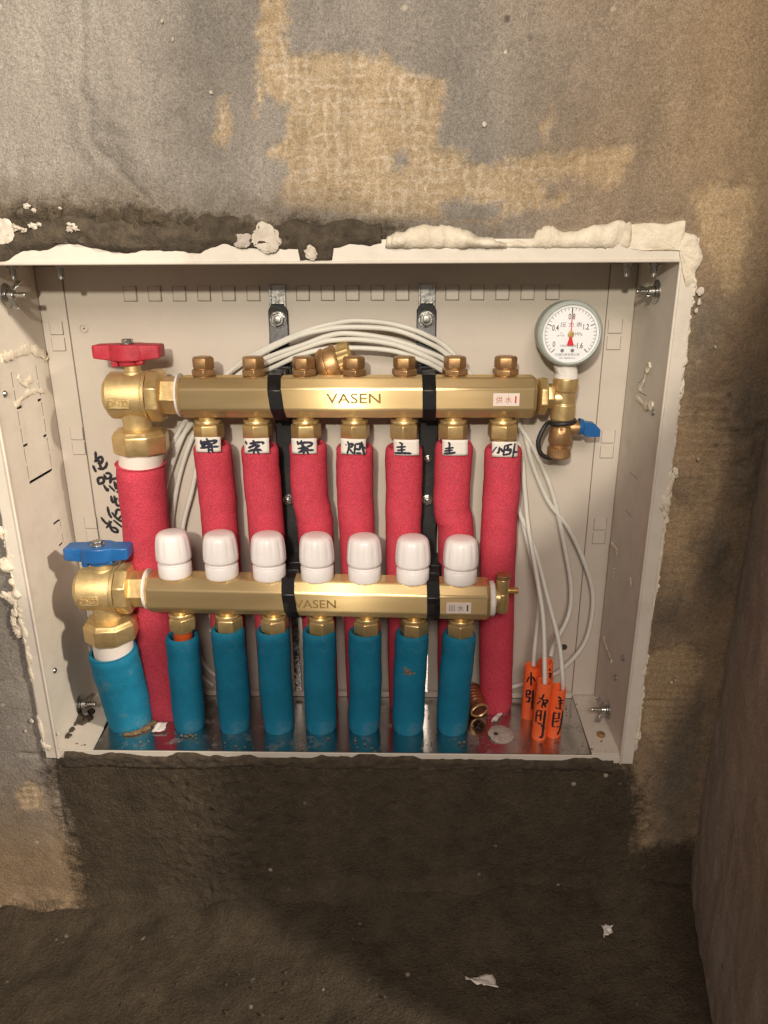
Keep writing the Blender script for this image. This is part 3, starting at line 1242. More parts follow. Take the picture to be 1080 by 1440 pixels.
def nut_mb(x, y, z, ph):
    m_ = MB()
    m_.lathe((x, y, z-AP-.0060), (0, 0, -1), [(.0118, 0), (.0138, .0014), (.0140, .0025), (.0140, .0125), (.0132, .0142), (.0110, .0150), (.0095, .0156)], 6, ph=ph)
    m_.lathe((x, y, z-AP-.0195), (0, 0, -1), [(.0112, 0), (.0112, .0026), (.0098, .0034)], 24)
    return m_


for i, x in enumerate(pu):
    obj('plug', plug_mb(x), M['bronze'], sup, bevel=.0005)
    obj('outlet', outlet_mb(x, YU, zu), M['brass'], sup)
    obj('compression_nut', nut_mb(x, YU, zu, random.uniform(0, 1.0)), M['brass'], sup, bevel=.0006)
c = UY(497, 560.5, YU-AP)
obj('lettering', text_mb('VASEN', .0125, c+A3(0, -.00005, 0), ext=.00012, bold=.00012, sx=1.3), M['stamp'], sup)


def sticker(root, px, py, Y, body, ink, bar):
    c_ = UY(px, py, Y)
    c_[1] = Y-.0002
    m_ = MB()
    m_.bb(c_[0]-.0115, c_[0]+.0115, Y-.00035, Y+.0001, c_[2]-.0056, c_[2]+.0056)
    st = obj('sticker', m_, M['sticker'], root, bevel=.0001)
    obj('lettering', text_mb(body, .0066, c_+A3(-.0022, -.0002, -.0002), ext=.00008, sx=.95), ink, st)
    obj('lettering', text_mb('1', .0082, c_+A3(.0082, -.0002, 0), ext=.00008, bold=.0003), bar, st)


sticker(sup, 712, 562, YU-AP, '供 水', M['print_red'], M['needle'])

ret_ = thing('return_manifold', (0, YL, zl), 'lower brass manifold bar carrying seven white hand caps', 'manifold')
obj('bar', octo(-.1792, .1460, YL, zlx, AP), M['brass_bar'], ret_, bevel=.0018, seg=4)
for i, x in enumerate(plx):
    obj('outlet', outlet_mb(x, YL, zlx(x)), M['brass'], ret_)
    obj('compression_nut', nut_mb(x, YL, zlx(x), random.uniform(0, 1.0)), M['brass'], ret_, bevel=.0006)
    rib = lambda k, j: (-.045*max(0, math.cos(2*math.pi*k/6))**3 if 4 < j < 9 else (-.02*max(0, math.cos(2*math.pi*k/6))**3 if j == 9 else 0))
    z0 = zlx(x)+AP-.0005
    xk = x-.0020+random.uniform(-.0004, .0004)
    m_ = MB()
    m_.lathe((xk, YL, z0), (0, 0, 1), [(0.0145, 0), (0.0152, .0006), (0.0156, .0020), (0.0156, .0120), (0.0152, .0128), (0.0141, .0132)], 40)
    base = obj('cap_ring', m_, M['cap'], ret_)
    m_ = MB()
    m_.lathe((xk, YL, z0), (0, 0, 1), [(.0132, 0.0128), (.0132, 0.0156), (.0152, 0.0160), (.0162, 0.0168), (.0165, 0.0188), (.0165, 0.0235), (.0162, 0.0291), (.0157, 0.0342), (.0149, 0.0388), (.0138, 0.0413), (.0118, 0.0430), (.0085, 0.0438), (.002, 0.0440)], 72, rib=rib, ph=random.uniform(0, 1))
    obj('hand_cap', m_, M['cap'], ret_, ang=50)
c = UY(443, 849.5, YL-AP)
obj('lettering', text_mb('VASEN', .0118, c+A3(0, -.00005, 0), ext=.00012, bold=.0001, sx=1.12), M['stamp'], ret_)
sticker(ret_, 645, 855, YL-AP, '回 水', M['print_grey'], M['print_black'])
m_ = MB()
m_.lathe((.0, YL, zlx(.148)), (1, 0, 0), [(.0150, .1455), (.0168, .1462), (.0170, .1500), (.0155, .1512)], 30, rib=lambda k, j: .02*math.sin(k*2.1+j))
obj('thread_tape', m_, M['tape'], ret_)
# air vent screwed to its right end
av = thing('air_vent', (.165, YL, zl), 'small brass bleed valve on the right end of the lower bar', 'valve')
m_ = MB()
m_.lathe((.148, YL, zlx(.15)+.001), (1, 0, 0), [(.0085, 0), (.0085, .008)], 20)
xa = .1585
zl = zlx(.155)
m_.lathe((xa, YL, zl-.0135), (0, 0, 1), [(.0056, 0), (.0062, .001), (.0062, .0190), (.0058, .0196), (.0058, .0210), (.0062, .0216), (.0062, .0340), (.0055, .0346)], 24)
obj('body', m_, M['brass'], av, bevel=.0003)
m_ = MB()
m_.lathe((xa, YL, zl+.0214), (0, 0, 1), [(.0064, 0), (.0070, .0006), (.0070, .0034), (.0064, .0040)], 26)
obj('cap', m_, M['bronze'], av)
m_ = MB()
prof = [(.0030, .0)]
for k in range(6):
    prof += [(.0034, .006+k*.0016), (.0026, .0068+k*.0016)]
m_.lathe((xa, YL, zl+.0085), (1, 0, 0), prof, 16)
obj('nozzle', m_, M['brass'], av)

# ------------------------------------------------------------------ ball valves


def ball_valve(name, xc, yc, zc, hmat, label, end_x, hz, tilt):
    t = thing(name, (xc, yc, zc), label, 'valve', 'ball valves at the left ends of the bars')
    m_ = MB()
    m_.lathe((xc, yc, zc), (1, 0, 0), [(.0120, -.0262), (.0150, -.0258), (.0158, -.0235), (.0195, -.0225), (.0212, -.0205), (.0212, .0085), (.0205, .0100), (.0222, .0112), (.0222, .0140)], 40)
    m_.lathe((xc-.001, yc, zc-.012), (0, 0, -1), [(.0150, 0), (.0138, .0095), (.0132, .0130), (.0135, .0200)], 32)
    m_.lathe((xc, yc, zc+.016), (0, 0, 1), [(.0100, 0), (.0085, .0055), (.0072, .0062), (.0068, .0150)], 24)
    obj('body', m_, M['cast_brass'], t, ang=30)
    m_ = MB()
    m_.lathe((xc, yc, zc), (1, 0, 0), [(.0205, .0140), (.0242, .0150), (.0246, .0162), (.0246, .0235), (.0232, .0262), (.0190, .0272)], 8, ph=.39)
    obj('union_nut', m_, M['brass'], t, bevel=.0007)
    m_ = MB()
    m_.lathe((xc, yc, zc), (1, 0, 0), [(.0168, .0255), (.0178, .0262), (.0178, end_x-xc-.001)], 6, ph=.1)
    m_.lathe((xc, yc, zc), (1, 0, 0), [(.0140, .0255), (.0140, end_x-xc+.002)], 24)
    obj('hex_nipple', m_, M['brass'], t, bevel=.0006)
    m_ = MB()
    m_.lathe((xc, yc, zc), (1, 0, 0), [(.0150, end_x-xc-.002), (.0196, end_x-xc-.0012), (.0198, end_x-xc+.0006), (.0150, end_x-xc+.001)], 32)
    obj('thread_tape', m_, M['tape'], t)
    m_ = MB()
    m_.lathe((xc, yc, zc-.0300), (0, 0, -1), [(.0145, 0), (.0226, .0010), (.0244, .0040), (.0256, .0052), (.0258, .0064), (.0258, .0200), (.0246, .0222), (.0205, .0228)], 8, ph=.25)
    obj('outlet_nut', m_, M['brass'], t, bevel=.0008)
    # butterfly handle
    zt_ = zc+hz
    cr, sr = math.cos(tilt), math.sin(tilt)

    def hp(u, v):
        u *= .90
        return A3(xc-.002+cr*u-sr*v, yc+sr*u+cr*v, zt_)
    outl = [(-.0330, -.0085), (-.0300, -.0100), (-.0150, -.0090), (-.0100, -.0125), (.0, -.0140), (.0100, -.0125), (.0160, -.0090), (.0300, -.0100), (.0335, -.0085),
            (.0335, .0085), (.0300, .0100), (.0160, .0090), (.0100, .0125), (.0, .0140), (-.0100, .0125), (-.0150, .0090), (-.0300, .0100), (-.0330, .0085)]
    m_ = MB()
    m_.prism([hp(*p) for p in outl], (0, 0, .0145))
    nv = len(outl)
    for k, (u, v) in enumerate(outl):        # underside rises and top dips towards the wing tips
        lift = .0026*max(0, (abs(u)-.012)/.021)
        p0, p1 = m_.v[k], m_.v[nv+k]
        m_.v[k] = (p0[0], p0[1], p0[2]+lift)
        m_.v[nv+k] = (p1[0], p1[1], p1[2]-.25*lift)
    m_.lathe(hp(0, 0)+A3(0, 0, -.0045), (0, 0, 1), [(.0098, 0), (.0108, .0050)], 20)
    m_.box(hp(-.0125, -.004)+A3(0, 0, -.0022), (.0060, .0090, .0060))
    m_.box(hp(.0125, -.004)+A3(0, 0, -.0012), (.0070, .0090, .0040))
    hd = obj('handle', m_, hmat, t, bevel=.0013, seg=3)
    m_ = MB()
    m_.lathe(hp(0, 0)+A3(0, 0, .0144), (0, 0, 1), [(.0066, 0), (.0066, .0010)], 20)
    m_.lathe(hp(0, 0)+A3(0, 0, .0152), (0, 0, 1), [(.0052, 0), (.0052, .0030), (.0040, .0036), (.0012, .0036)], 6)
    obj('handle_nut', m_, M['zinc'], hd, bevel=.0003)
    m_ = MB()
    m_.bb(xc-.0176, xc+.0006, yc-.02145, yc-.0195, zc-.0088, zc+.0012)
    pd = obj('marking_pad', m_, M['cast_brass'], t, bevel=.0005)
    obj('lettering', text_mb('DN32', .0072, (xc-.0085, yc-.0216, zc-.0038), ext=.0004, bold=.0001), M['brass'], pd, bevel=.0001)
    return t


xr = -.1800
ball_valve('ball_valve', xr, YU, zu+.001, M['red_handle'], 'angled brass valve with a red butterfly handle on the upper bar', -.1386, .0315, .02)
zl = zlx(-.20)
xb = -.2215
ball_valve('ball_valve', xb, YL, zl+.002, M['blue_handle'], 'angled brass valve with a blue butterfly handle on the lower bar', -.1796, .0305, .04)

# ------------------------------------------------------------------ insulated pipes


def sleeve(pts, r, rin=None, seg=28, seed=0, bot=True):
    """foam sleeve with a rounded open top; pts from top to bottom"""
    C_ = spline(pts, 7)
    C_ = C_[:-1]+[C_[-2]*(1-k)+C_[-1]*k for k in (.35, .6, .8, 1)]
    d = norm(C_[1]-C_[0])
    wv = lambda i: 1+.012*math.sin(i*.9+seed)+.008*math.sin(i*2.1+seed*2)
    seq = []
    rin = rin or r*.6
    seq += [(C_[0]+d*.010, rin), (C_[0]+d*.0012, rin*1.0), (C_[0], rin*1.12), (C_[0]-d*.0002, r*.84), (C_[0]+d*.0012, r*.93), (C_[0]+d*.0034, r*.985)]
    for i, p in enumerate(C_[1:], 1):
        if np.linalg.norm(p-C_[0]) > .005:
            de = np.linalg.norm(p-C_[-1])
            seq.append((p, r*wv(i)*(.90+.10*math.sqrt(min(1, max(0, de-.003)/.010)))))
    m_ = MB()
    rs = []
    x = None
    n = len(seq)
    for i, (p, rr) in enumerate(seq):
        t = d if i < 6 else norm(seq[min(i+1, n-1)][0]-seq[i-1][0])
        if x is None:
            x, y, _ = frame(t)
        else:
            x = norm(x-t*(x @ t))
            y = np.cross(t, x)
        rs.append([p+rr*(1+.010*float(vnoise(k*.35+seed*7, i*.4, seed)))*(math.cos(2*math.pi*k/seg)*x+math.sin(2*math.pi*k/seg)*y) for k in range(seg)])
    return m_.rings(rs)


ORD = ['first', 'second', 'third', 'fourth', 'fifth', 'sixth', 'seventh']
RR = .0174
red_px = [[(298, 624), (305, 690), (310, 749)], [(365, 626), (370, 690), (375, 749)], [(433, 622), (437, 690), (444, 749)], [(499, 626), (499, 690), (502, 749)],
          [(568, 627), (568, 690), (567, 749)], [(639, 621), (637, 690), (641, 749)], [(708, 628), (705, 690), (701, 749)]]
red_bot = [322, 384, 450, 510, 570, 640, 700]
rl = ['leftmost red foam pipe, hanging from the first upper outlet above a 客 card',
      'red foam pipe from the second upper outlet with its 客 card',
      'kinked red foam pipe right of the left black bracket, third from left',
      'red foam pipe below the brand lettering with a 次卧 card',
      'straight red foam pipe left of the right black bracket',
      'bulging red foam pipe right of the right black bracket with a 主 card',
      'rightmost red foam pipe, with the 小卧 card, beside the bleed valve']
pipes = []
for i in range(7):
    P = []
    for k, (px, py) in enumerate(red_px[i]):
        P.append(UY(px, py, YU+.003*k))
    P[0][1] = YU
    if i in (2, 5):
        mid_ = (P[1]+P[2])/2+A3(-.0022 if i == 5 else .000, 0, 0)
        P = [P[0], P[1]+A3(-.0012, 0, 0), mid_, P[2]]
    b = UZ(red_bot[i], 1006, 0)
    P.append(A3((P[-1][0]+b[0])/2, .075, .10))
    P.append(A3(b[0], .0795, -.004))
    base = A3(P[-1][0], P[-1][1], 0)
    t = thing('insulated_pipe', base, rl[i], 'pipe', 'red insulated supply pipes')
    obj('foam_sleeve', sleeve(P, RR, .0125, seed=i+1), M['red_foam'], t, ang=60)
    m_ = MB()
    d = norm(P[1]-P[0])
    top = A3(pu[i], YU, zu-AP-.0205)
    m_.tube([top, P[0]+d*.012], .0098, 24)
    obj('inner_pipe', m_, M['white_plastic'], t)
    pipes.append(P)

blue_px = [((254, 895), (262, 1030)), ((318, 881), (325, 1035)), ((380, 884), (389, 1036)), ((446, 887), (449, 1036)), ((510, 891), (510, 1037)), ((577, 893), (574, 1037)), ((645, 897), (637, 1037))]
bl = ['leftmost small blue foam pipe showing orange pipe under its nut', 'blue foam pipe second from left of the small ones',
      'blue foam pipe just left of the left black clamp', 'blue foam pipe just right of the left black clamp', 'middle blue foam pipe in front of the bright bar highlight',
      'blue foam pipe with a tan scuff halfway down', 'rightmost blue foam pipe next to the copper coupling']
RB = .0163
for i in range(7):
    (tx, ty), (bx, by) = blue_px[i]
    a = UY(tx, ty, YL)
    b = UZ(bx, by, 0)
    b = A3(b[0], .0405, -.004)
    a = A3(a[0]*.5+plx[i]*.5, YL, zlx(plx[i])-AP-.0185-(.0095 if i == 0 else 0))
    mid_ = a*.5+b*.5+A3(.0012*math.sin(i*2.0), 0, 0)
    t = thing('insulated_pipe', (b[0], b[1], 0), bl[i], 'pipe', 'blue insulated return pipes')
    obj('foam_sleeve', sleeve([a, a*.8+b*.2, mid_, b], RB, .0118, seed=i+11), M['blue_foam'], t, ang=60)
    m_ = MB()
    m_.tube([A3(plx[i], YL, zlx(plx[i])-AP-.0205), a+norm(b-a)*.012], .0092, 22)
    obj('inner_pipe', m_, M['orange_pipe'], t)
    if i == 5:
        m_ = MB()
        zc_ = .078
        f_ = (a[2]-zc_)/(a[2]-b[2])
        cc = a+(b-a)*f_
        for (dx, dz, s) in ((-.0035, -.001, 1.3), (-.0055, .002, .8), (-.001, -.0035, 1.0), (.003, -.003, .6), (-.006, -.004, .6)):
            yy = cc[1]-math.sqrt(RB**2-dx**2)*1.0-.0002
            m_.blob((cc[0]+dx, yy, zc_+dz), (.0022*s, .0006, .0016*s), .5, 2.4, int(dx*9000) % 17, 10, 6)
        obj('scuff', m_, M['sand'], t)

# the two mains
P = [UY(197, 651, YU), UY(206, 749, YU+.006), UY(217, 880, YU+.010), None]
b = UZ(226, 1020, 0)
P[3] = A3(b[0]+.001, .064, -.004)
t = thing('insulated_pipe', (P[3][0], P[3][1], 0), 'thick red foam main pipe under the red-handled valve', 'pipe', 'insulated main pipes')
obj('foam_sleeve', sleeve(P, .0222, .0206, seed=31), M['red_foam'], t, ang=60)
m_ = MB()
m_.tube([A3(xr, YU, zu-.0495), P[0]*.5+.5*A3(xr, YU, zu-.0495), P[0]+norm(P[1]-P[0])*.014], [.0200, .0202, .0200], 34)
obj('union_collar', m_, M['white_plastic'], t)
P = [UY(158, 913, YL), None]
b = UZ(179, 1030, 0)
P[1] = A3(b[0]-.003, .0480, -.004)
P = [P[0], P[0]*.72+P[1]*.28, P[0]*.4+P[1]*.6+A3(.0006, 0, 0), P[1]]
t = thing('insulated_pipe', (P[3][0], P[3][1], 0), 'thick blue foam main pipe under the blue-handled valve', 'pipe', 'insulated main pipes')
obj('foam_sleeve', sleeve(P, .0234, .0200, seed=33), M['blue_foam'], t, ang=60)
m_ = MB()
m_.tube([A3(xb+.001, YL, zl+.002-.0505), P[0]*.5+.5*A3(xb+.001, YL, zl+.002-.0505), P[0]+norm(P[1]-P[0])*.014], [.0188, .0190, .0190], 34)
obj('union_collar', m_, M['white_plastic'], t)
mainblue = P

# ------------------------------------------------------------------ handwritten cards
cards = [((273, 615), (309, 615), (310, 635.8), (275, 636.3)), ((342.3, 616.8), (377.5, 616.2), (378.2, 637.6), (343.6, 638.2)), ((409.3, 616.8), (444.7, 616.8), (445, 638.6), (410.3, 638.2)),
         ((479, 616.8), (514.5, 618), (513.8, 639.5), (479.3, 638.6)), ((553.3, 618.4), (589.3, 618.8), (589.3, 640.8), (554.3, 640.4)), ((622.3, 618.8), (658.3, 619), (658, 640.8), (622.3, 640.8)), ((692.3, 621.4), (728.7, 621.7), (728.3, 643.1), (692.3, 642.8))]
c4 = lambda x, y: (260+x/7.714, 600+y/7.714)
c5 = lambda x, y: (400+x/7.714, 600+y/7.714)
c6 = lambda x, y: (530+x/5.143, 600+y/5.143)
cs = [
    (c4, [[(232, 130), (250, 152)], [(172, 150), (178, 190), (205, 178)], [(185, 172), (260, 160), (335, 150), (332, 168), (305, 185)], [(250, 165), (225, 190), (180, 212)], [(215, 190), (295, 190), (245, 215)], [(168, 234), (260, 222), (358, 218)], [(255, 225), (258, 278)], [(290, 225), (300, 275)], [(258, 255), (300, 250)]]),
    (c4, [[(655, 165), (668, 190)], [(738, 152), (755, 165)], [(705, 185), (780, 172), (850, 170), (840, 190)], [(765, 180), (745, 205), (690, 232)], [(740, 205), (805, 205), (760, 235)], [(685, 270), (760, 248), (820, 250)], [(755, 240), (745, 290)], [(780, 245), (800, 290)], [(720, 255), (830, 258)]]),
    (c5, [[(140, 162), (148, 195)], [(185, 152), (178, 180)], [(150, 185), (220, 172), (295, 178), (285, 205), (250, 215)], [(205, 180), (190, 240)], [(150, 240), (240, 225), (170, 268)], [(155, 278), (230, 258), (312, 256)], [(215, 255), (208, 292)], [(240, 262), (258, 292)], [(185, 200), (255, 240)]]),
    (c5, [[(645, 180), (672, 200)], [(630, 266), (658, 240)], [(688, 162), (702, 215), (682, 296)], [(700, 190), (742, 190), (722, 226)], [(698, 232), (742, 288)], [(768, 192), (758, 294)], [(768, 192), (832, 182)], [(822, 190), (815, 245), (775, 240)], [(780, 286), (828, 290)], [(836, 168), (850, 240), (864, 302)], [(850, 222), (872, 236)]]),
    (c6, [[(165, 116), (186, 126)], [(145, 150), (205, 145)], [(150, 172), (202, 167)], [(180, 130), (180, 190)], [(130, 192), (190, 191), (246, 194)]]),
    (c6, [[(520, 116), (530, 132)], [(498, 160), (552, 152)], [(525, 122), (524, 190)], [(492, 178), (545, 170)], [(488, 196), (530, 193), (566, 187)]]),
    (c6, [[(866, 150), (838, 190)], [(888, 150), (882, 186), (870, 190)], [(900, 160), (907, 180)], [(925, 140), (915, 206)], [(925, 140), (976, 128)], [(950, 140), (945, 170), (970, 165), (960, 200)], [(920, 170), (960, 165)], [(915, 206), (962, 196)], [(1000, 125), (984, 220)], [(985, 186), (1018, 186)]]),
]
cl = ['white card reading 客 taped to the first red pipe from left', 'white card reading 客 taped to the second red pipe from left', 'white card reading 客 right of the left black bracket',
      'white card reading 次卧 below the brand lettering', 'white card reading 主 left of the right black bracket', 'white card reading 主 right of the right black bracket', 'white card reading 小卧 on the rightmost red pipe']
YC = YU-RR-.0022
for i, q_ in enumerate(cards):
    tl = .0006*math.sin(i*1.7)
    P4 = [UY(x, y, YC+(tl if k in (0, 3) else -tl)) for k, (x, y) in enumerate(q_)]
    m_ = MB()
    n_ = 6
    vs = []
    for r in range(n_+1):
        for cidx in range(n_+1):
            u, v = cidx/n_, r/n_
            p = (P4[0]*(1-u)+P4[1]*u)*(1-v)+(P4[3]*(1-u)+P4[2]*u)*v
            p = p+A3(0, .0016*(2*u-1)**2+.0004, 0)
            vs.append(p)
    fs = [(r*(n_+1)+k, r*(n_+1)+k+1, (r+1)*(n_+1)+k+1, (r+1)*(n_+1)+k) for r in range(n_) for k in range(n_)]
    m_.add(vs, fs)
    o = obj('paper_label', m_, M['paper'], None, label=cl[i], cat='label', group='handwritten cards on the red pipes')
    sd_ = o.modifiers.new('thickness', 'SOLIDIFY')
    sd_.thickness = .0003
    sd_.offset = 0
    tf0, S = cs[i]
    cxm = (P4[0][0]+P4[1][0])/2
    hwid = abs(P4[1][0]-P4[0][0])/2

    def tf(x, y, tf0=tf0, cxm=cxm, hwid=hwid):
        p = UY(*tf0(x, y), YC)
        p[1] = YC+.0016*((p[0]-cxm)/hwid)**2+.0004-.0003
        return p
    obj('handwriting', strokes(S, tf, .00115, .00022), M['ink_blue'], o)

# ------------------------------------------------------------------ pressure gauge and drain tee
gx_, gy_, gz_ = [float(v) for v in UY(803, 470, .045)]
gs = SC(803, 470, .045)
g = thing('pressure_gauge', (gx_, .055, gz_-.037), 'round grey-green pressure gauge with white dial and red needle', 'gauge')
fr = lambda px, py, dy=0.: UY(px, py, .0462+dy)
R0 = 46.3*gs
m_ = MB()
m_.lathe((gx_, .045, gz_), (0, 1, 0), [(R0*.855, .0035), (R0*.86, .0006), (R0*.875, -.0002), (R0*.90, -.0004), (R0*.97, .0012), (R0, .0040), (R0*1.0, .0085), (R0*.97, .0100), (R0*.96, .0250), (R0*.88, .0270), (.002, .0270)], 64, cap0=False)
obj('case', m_, M['gauge_case'], g, ang=40)
m_ = MB()
m_.lathe((gx_, .0468, gz_), (0, 1, 0), [(.0001, -.0002), (R0*.858, -.0002), (R0*.858, .0012)], 64)
dial = obj('dial', m_, M['dial'], g)
yf = .0465


def gp(dx, dy, y=yf):          # picture pixels from dial centre to a point on the dial
    return A3(gx_+dx*gs, y, gz_-dy*gs)


m_ = MB()
for k in range(33):
    an = R_(225-270*k/32)
    big = k % 8 == 0
    d0, d1 = A3(math.cos(an), 0, math.sin(an)), None
    t_ = A3(-math.sin(an), 0, math.cos(an))
    r1 = 36.0*gs
    r0 = (29.5 if big else 32.5)*gs
    wv = (.00036 if big else .00018)
    c_ = A3(gx_, yf, gz_)
    m_.prism([c_+d0*r0-t_*wv, c_+d0*r1-t_*wv, c_+d0*r1+t_*wv, c_+d0*r0+t_*wv], (0, -.0001, 0))
for k in range(64):
    a0, a1 = R_(225-270*k/64), R_(225-270*(k+1)/64)
    c_ = A3(gx_, yf, gz_)
    q4 = [c_+A3(math.cos(a), 0, math.sin(a))*r for a, r in ((a0, 36*gs), (a1, 36*gs), (a1, 36.4*gs), (a0, 36.4*gs))]
    m_.prism(q4, (0, -.0001, 0))
obj('scale_ticks', m_, M['print_black'], dial)
m_ = MB()
for body, dx, dy, s in (('0', -22.5, 14, 6.4), ('0.4', -22, -8.6, 6.4), ('0.8', 0, -24, 6.4), ('1.2', 21, -10, 6.4), ('1.6', 14.5, 16, 6.4)):
    t2 = text_mb(body, s*1.75*gs, gp(dx, dy), ext=.00006, sx=.72, bold=.00004)
    m_.add(t2.v, t2.f)
obj('numerals', m_, M['print_black'], dial)
m_ = MB()
for body, dx, dy, s, sx in (('压 力 表', 0, -13.0, 5.6, 1.25), ('MPa', 11.5, 0, 5.0, 1.0), ('红旗仪表有限公司', -2.5, 28.5, 3.1, 1.12), ('HONGQI', -2, 16.5, 3.6, 1.25), ('MC 08000154', -2.5, 33.5, 2.6, 1.2), ('GB/T1226', -14, 2.2, 2.2, 1.0), ('2.5', -13.5, -1.2, 2.6, 1.0)):
    t2 = text_mb(body, s*1.25*gs, gp(dx, dy), ext=.00006, sx=sx)
    m_.add(t2.v, t2.f)
for dx in (-10.2, 4.2):
    m_.lathe(gp(dx, 23), (0, -1, 0), [(2.6*gs, 0), (2.6*gs, .0001)], 20)
obj('lettering', m_, M['print_grey'], dial)
m_ = MB()
m_.prism([gp(-.75, 0), gp(-.45, -26), gp(.45, -26), gp(.75, 0), gp(1.6, 4), gp(5.2, 15.5), gp(-4.8, 15.5), gp(-1.6, 4)], (0, -.0004, 0))
for p in m_.v:
    pass
m_.v = [(p[0], p[1]-.0010, p[2]) for p in m_.v]
obj('needle', m_, M['needle'], g)
m_ = MB()
m_.prism([gp(-.5, -26), gp(-.35, -35.5), gp(.5, -35.5), gp(.5, -26)], (0, -.0004, 0))
m_.v = [(p[0], p[1]-.0010, p[2]) for p in m_.v]
obj('needle_tip', m_, M['print_black'], g)
m_ = MB()
m_.lathe((gx_, yf, gz_), (0, -1, 0), [(4.4*gs, .0008), (4.6*gs, .0016), (4.0*gs, .0022), (1.5*gs, .0023), (1.2*gs, .0018)], 24)
obj('hub', m_, M['brass'], g)
m_ = MB()
m_.lathe((gx_, .0442, gz_), (0, -1, 0), [(R0*.865, 0), (R0*.865, .0004)], 48)
obj('glass', m_, M['glass'], g)
nb = UY(796, 531, YU)
m_ = MB()
m_.tube([A3(gx_-.002, .058, gz_-R0*.90), nb+A3(0, 0, .006), nb+A3(0, 0, -.002)], [.0088, .0096, .0108], 26, wob=lambda i, k: .04*math.sin(k*1.7+i))
obj('thread_tape', m_, M['tape'], g)

tee = thing('drain_tee', tuple(UY(790, 580, YU)), 'brass drain tee with blue tap and black strap below the gauge', 'valve')
s_ = SC(790, 580, YU)
tp, bt = UY(796, 531, YU), UY(785, 642, YU)
ax = bt-tp
Lg = np.linalg.norm(ax)
k_ = Lg/111.0
axn = ax/Lg
m_ = MB()
m_.lathe(tp, axn, [(16.5*s_, 0), (17.5*s_, 1*k_), (17.5*s_, 17*k_), (16*s_, 19*k_), (15.6*s_, 35*k_), (17*s_, 36.5*k_), (17*s_, 57*k_), (15*s_, 59*k_), (14.5*s_, 66*k_)], 36)
cx_ = tp+axn*28*k_
m_.lathe(cx_, (-1, 0, 0), [(15*s_, 0), (15*s_, 8*s_), (11*s_, 19*s_), (10.5*s_, 26*s_)], 24)
obj('body', m_, M['brass'], tee, bevel=.0004)
m_ = MB()
m_.lathe(A3(.1852, YU, zu), (1, 0, 0), [(.0150, -.001), (.0172, 0), (.0176, .0008), (.0176, .0058), (.0165, .0068)], 8, ph=.3)
obj('end_plug', m_, M['brass'], tee, bevel=.0006)
m_ = MB()
m_.lathe(A3(.1905, YU, zu), (1, 0, 0), [(.0112, 0), (.0116, .0008), (.0116, .0072), (.0110, .008)], 6, ph=.1)
obj('hex_nipple', m_, M['brass'], tee, bevel=.0005)
m_ = MB()
kn = lambda k, j: (.018 if k % 2 else -.012) if j in (1, 2) else 0
m_.lathe(tp, axn, [(13*s_, 66*k_), (15.5*s_, 67*k_), (15.5*s_, 71*k_), (16.8*s_, 74*k_), (16.8*s_, 89*k_), (15*s_, 92*k_), (13*s_, 93*k_), (13*s_, 97*k_)], 40, rib=lambda k, j: (-.07 if (k//2) % 4 == 0 and j in (1, 2) else 0))
obj('swivel_nut', m_, M['bronze'], tee, bevel=.0003)
m_ = MB()
m_.lathe(tp, axn, [(14*s_, 96*k_), (16.4*s_, 97.5*k_), (16.4*s_, 110*k_), (14*s_, 112.5*k_), (2*s_, 113*k_)], 72, rib=lambda k, j: (.016 if k % 2 else -.010) if j in (1, 2) else 0)
obj('knurled_cap', m_, M['bronze'], tee)
m_ = MB()
c0 = UY(800, 601, YU)
m_.lathe(c0, (1, 0, -.04), [(.0062, 0), (.0068, .004), (.0068, .0102)], 22)
obj('tap_neck', m_, M['bronze'], tee)
m_ = MB()
c1 = UY(813, 600, YU)
m_.lathe(c1, (1, 0, -.06), [(.0078, 0), (.0080, .0006), (.0070, .0040), (.0056, .0048)], 20)
pq = [UY(819, 592, YU), UY(834, 594, YU), UY(843, 603, YU), UY(842, 613, YU), UY(822, 613, YU), UY(817, 603, YU)]
m_.prism([p-A3(0, .0045, 0) for p in pq], (0, .009, 0))
obj('tap', m_, M['blue_handle'], tee, bevel=.0008)
# rubber keeper strap: looped round the neck, hanging to the cap
m_ = MB()
rr_ = 17.2*s_
lp = []
cc = UY(790, 594, YU)
for a in np.linspace(-.3, math.pi+.15, 14):
    lp.append(cc+A3(rr_*math.cos(a), -rr_*math.sin(a)-.0002, .0012*math.cos(a)+.001))
lp2 = [lp[-1], UY(766, 600, YU-.004), UY(757, 620, YU-.006), UY(760, 637, YU-.006), UY(772, 644, YU-.004), UY(786, 641, YU-.002)]
m_.tube(spline(lp+lp2[1:], 4), .0021, 10)
obj('strap', m_, M['rubber'], tee)

# ------------------------------------------------------------------ brackets


